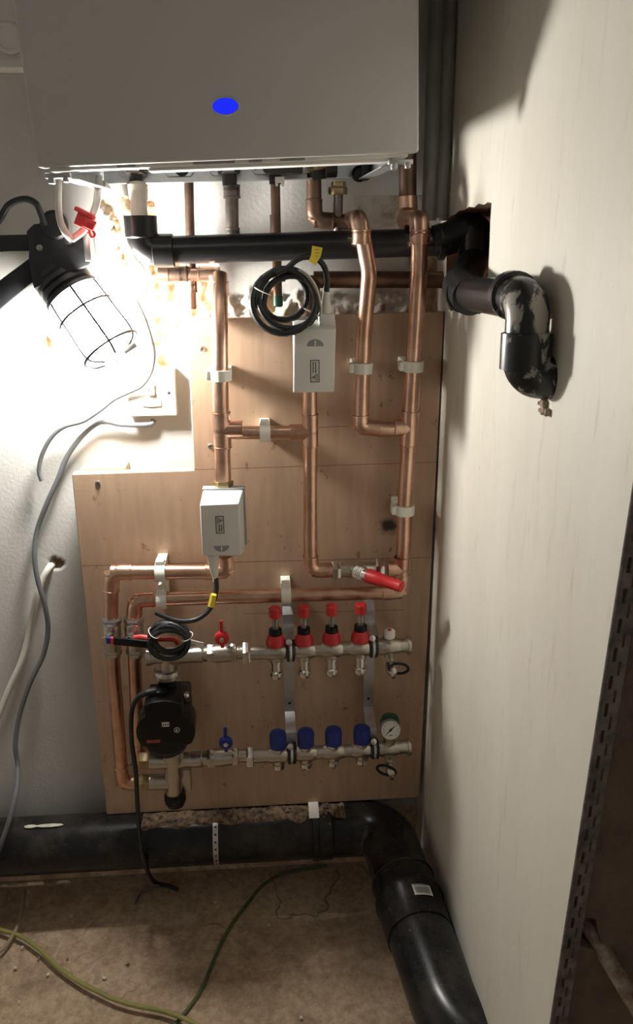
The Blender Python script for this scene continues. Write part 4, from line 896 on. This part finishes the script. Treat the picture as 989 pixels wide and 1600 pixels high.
# ================================================================== WORK LAMP
t = thing('work_lamp', 'caged inspection lamp with a black clamp body shining brightly against the wall', 'lamp', P(100, 430, .12))
oa, ob_ = .088, .118
a = P(112, 458, oa); b_ = P(178, 552, ob_); d_ = (b_-a).normalized(); L = (b_-a).length
rg = mm(41, 112, 458, oa)
gc = MB().lathe(a-d_*.004, d_, [(0, rg*.96), (L*.75, rg*.96), (L*.92, rg*.86), (L*.985, rg*.6), (L, .004)], 28).build('glass_cover', 'lamp_glass', t, label='clear glass cover')
MB().lathe(a+d_*.006, d_, [(0, .014), (L*.15, .020), (L*.30, .029), (L*.48, .033), (L*.64, .029), (L*.76, .018), (L*.80, .004)], 24).build('bulb', 'lamp_glow', gc, label='glowing white bulb')
u, v_, _ = frame(d_)
pr = [(-.062, rg*.62), (-.052, rg*.98)]
for k in range(4): pr += [(-.050+.012*k, rg*1.06), (-.043+.012*k, rg*1.06), (-.041+.012*k, rg*.98)]
pr += [(.000, rg*1.12), (.006, rg*1.12), (.007, rg*1.0)]
MB().lathe(a, d_, pr, 30).build('ribbed_collar', 'lamp_black', t)
rc = rg*1.10
for k in range(6):
    q = 2*math.pi*k/6+.35; rd = u*math.cos(q)+v_*math.sin(q)
    MB().tube(spline([a+rd*rg*1.02, a+rd*rc+d_*.014, a+rd*rc*1.04+d_*L*.5, a+rd*rc*1.05+d_*(L*.93), a+rd*rc*.55+d_*(L+.006)], 5), .0019, 6).build('cage_wire', 'wire_steel', t)
for f_, kf in ((.35, 1.06), (.93, 1.07)):
    MB().tube([a+d_*L*f_+(u*math.cos(q)+v_*math.sin(q))*rc*kf for q in [2*math.pi*i/36 for i in range(36)]], .0019, 6, closed=True).build('cage_ring', 'wire_steel', t)
MB().box(P(203, 544, ob_+.012), (.022, .004, .008), (V((.85, 0, .5)).normalized(), UY, V((-.5, 0, .85)).normalized()), .001).build('cage_latch', 'white_plastic', t)
# body: flat housing behind the collar with hub, hook plate and clamp arms
e = MB(); oz = .118
body = [(52, 452), (44, 405), (45, 378), (40, 362), (52, 350), (75, 348), (92, 352), (93, 366), (100, 370), (104, 382), (112, 382), (118, 366), (128, 360), (140, 366), (143, 400), (140, 415), (100, 430)]
e.prism([P(*q, oz) for q in body], V((0, .042, 0)), .003, 2); e.build('housing', 'lamp_black', t)
MB().box(P(139, 386, .112), (.010, .03, .040), bev=.002).build('end_plate', 'galv', t)
MB().lathe(P(92, 352, .088), N, [(0, .018), (.006, .021), (.030, .021), (.034, .017)], 24).build('hub', 'lamp_black', t)
MB().lathe(P(62, 387, .119), N, [(0, .0045), (.002, .0045), (.003, .003)], 14).build('pivot_pin', 'steel_screw', t)
def arm(pts, o1, o2, dep): e = MB(); e.prism([P(x, y, o1 if x > 20 else o2) for x, y in pts], V((0, dep, 0)), .003, 2); e.build('clamp_arm', 'lamp_black', t)
arm([(60, 366), (-40, 368), (-80, 372), (-80, 398), (-40, 396), (50, 392)], .115, .115, .03)
arm([(50, 400), (58, 436), (-20, 500), (-70, 540), (-90, 522), (-40, 470), (0, 437)], .108, .108, .03)
MB().tube(spline([P(-40, 400, 0.1150), P(-15, 362, 0.1200), P(0, 342, 0.1250), P(14, 320, 0.1300), P(38, 311, 0.1300), P(56, 318, 0.1280), P(64, 334, 0.1250), P(70, 352, 0.1220)], 8), .0048, 10).build('power_lead', 'lamp_black', t)
# red clip on the hanging cable
t = thing('cable_clip', 'small red plastic clip above the work lamp', 'clip', P(132, 365, 0.1650)); ax_ = (V((.45, 0, .9)).normalized(), UY, V((-.9, 0, .45)).normalized())
MB().box(P(133, 344, 0.1710), (.022, .014, .024), ax_, .002).build('clip_body', 'clip_red', t); MB().box(P(140, 350, 0.1810), (.014, .008, .016), ax_, .002).build('clip_cover', 'clip_red', t)
MB().box(P(132, 332, 0.1730), (.006, .018, .026), ax_, .001).build('clip_rim', 'clip_red', t); MB().box(P(141, 353, 0.1855), (.008, .0015, .010), ax_, .0004).build('clip_teeth', 'red_plastic', t)
MB().tube(spline([P(139, 357, 0.1770), P(141, 367, 0.1770), P(145, 371, 0.1770), P(148, 366, 0.1770), P(144, 360, 0.1770)], 5), .0018, 8).build('clip_hook', 'clip_red', t)

# ================================================================== TOP LEFT BOX
t = thing('wall_box', 'white wall box with a round cap beside the top of the boiler', 'box', P(10, 105, .03))
a = P(37, 98, .035); MB().box(V((a.x-.09, -.02, a.z+.09)), (.18, .04, .18), bev=.003).build('box_body', 'white_plastic', t)
MB().hexa([V((a.x-.18, -.045, a.z-.008)), V((a.x+.002, -.045, a.z-.008)), V((a.x+.002, -.001, a.z-.008)), V((a.x-.18, -.001, a.z-.008)), V((a.x-.18, -.045, a.z+.003)), V((a.x+.002, -.045, a.z+.003)), V((a.x+.002, -.001, a.z+.003)), V((a.x-.18, -.001, a.z+.003))], .001).build('base_ledge', 'white_plastic', t)
c = P(15, 60, .04); MB().lathe(c, N, [(0, .0215), (.006, .0215), (.008, .0195), (.0082, .0165), (.006, .015)], 30).build('round_cap', 'white_plastic', t)
# ================================================================== RUSTY PIPE THROUGH THE END WALL
t = thing('rusty_pipe', 'rusty pipe with a white fitting coming out of a hole at the lower right', 'pipe', E_(950, 1500))
a = E_(925, 1468)+V((0, .05, 0)); b_ = E_(985, 1555)+V((.004, -.05, 0)); d_ = (b_-a).normalized(); MB().tube([a, b_], .0095, 16).build('pipe', 'rust', t)
MB().lathe(b_-d_*.004, d_, [(0, .012), (.004, .0135), (.008, .0135), (.010, .0120), (.05, .0120)], 20).build('white_fitting', 'white_plastic', t)
# ================================================================== RUBBLE
rnd = random.Random(21); spots = [(118, 1438), (45, 1393), (112, 1432), (325, 1368), (337, 1410), (163, 1528), (60, 1497), (24, 1512), (35, 1480), (105, 1497), (340, 1418), (420, 1446), (510, 1524), (360, 1375), (30, 1565), (200, 1505), (75, 1523), (470, 1590)]
for i, (px, py) in enumerate(spots):
    c = F(px, py, .002); e = MB(); s0 = rnd.uniform(.0022, .0048); n_ = rnd.randint(5, 7)
    base_ = [c+V((math.cos(2*math.pi*k/n_+rnd.uniform(-.3, .3))*s0*rnd.uniform(.6, 1.2), math.sin(2*math.pi*k/n_)*s0*rnd.uniform(.6, 1.2), 0)) for k in range(n_)]
    e.prism(base_, V((0, 0, s0*.45)), .0003, 1); single(e, 'plaster_chip', 'plaster_chip' if i % 3 else 'mortar', 'small pale plaster chip lying on the dusty floor', 'rubble', 'plaster chips on the floor')
c = X(678, 1400, XR-.012); e = MB().ball(c, .010, 10); 
for k, v in enumerate(e.v): e.v[k] = c+(v-c)*(1+.35*noise.noise(v*160))
single(e, 'mortar_lump', 'mortar', 'pale lump of mortar between the soil pipe and the right wall', 'rubble')
# brown mortar crumbs lying along the top of the soil pipe
x0, x1 = P(222, 1280, .07).x, P(540, 1270, .07).x; e = MB(); nu, na = 150, 16
for i in range(nu+1):
    for k in range(na+1):
        x = x0+(x1-x0)*i/nu; a = math.radians(-12+ (44+10*noise.noise(V((x*30, 0, 4))))*k/na); q = min(k, na-k, i, nu-i)
        h = .0028+.0042*noise.fractal(V((x*70, a*6, 1.5)), .7, 2., 4); h = h if q > 1 else -.001
        e.v.append(V((x, ys, zs_))+(UZ*math.cos(a)+N*math.sin(a))*(RS_+h))
e.f = [(i*(na+1)+k, (i+1)*(na+1)+k, (i+1)*(na+1)+k+1, i*(na+1)+k+1) for i in range(nu) for k in range(na)]
o = single(e, 'mortar_crumbs', 'crumbs', 'brown mortar crumbs lying along the top of the soil pipe under the board', 'rubble', ang=80); o['kind'] = 'stuff'
for px, l, lab in ((50, .016, 'white plaster flake on the soil pipe near the hanging grey cable'), (80, .034, 'long white plaster flake on top of the soil pipe left of the board')):
    c = V((P(px, 1270, .07).x, ys, zs_)) + (UZ*.97+N*.22)*(RS_+.001); e = MB(); n_ = 9
    e.prism([c+UX*l*math.cos(2*math.pi*k/n_)*(.8+.3*noise.noise(V((k, px, 0))))+N*.006*math.sin(2*math.pi*k/n_)*(.8+.5*noise.noise(V((k, px, 3)))) for k in range(n_)], V((0, -.001, .003)), .0004, 1)
    single(e, 'plaster_flake', 'plaster_chip', lab, 'rubble')
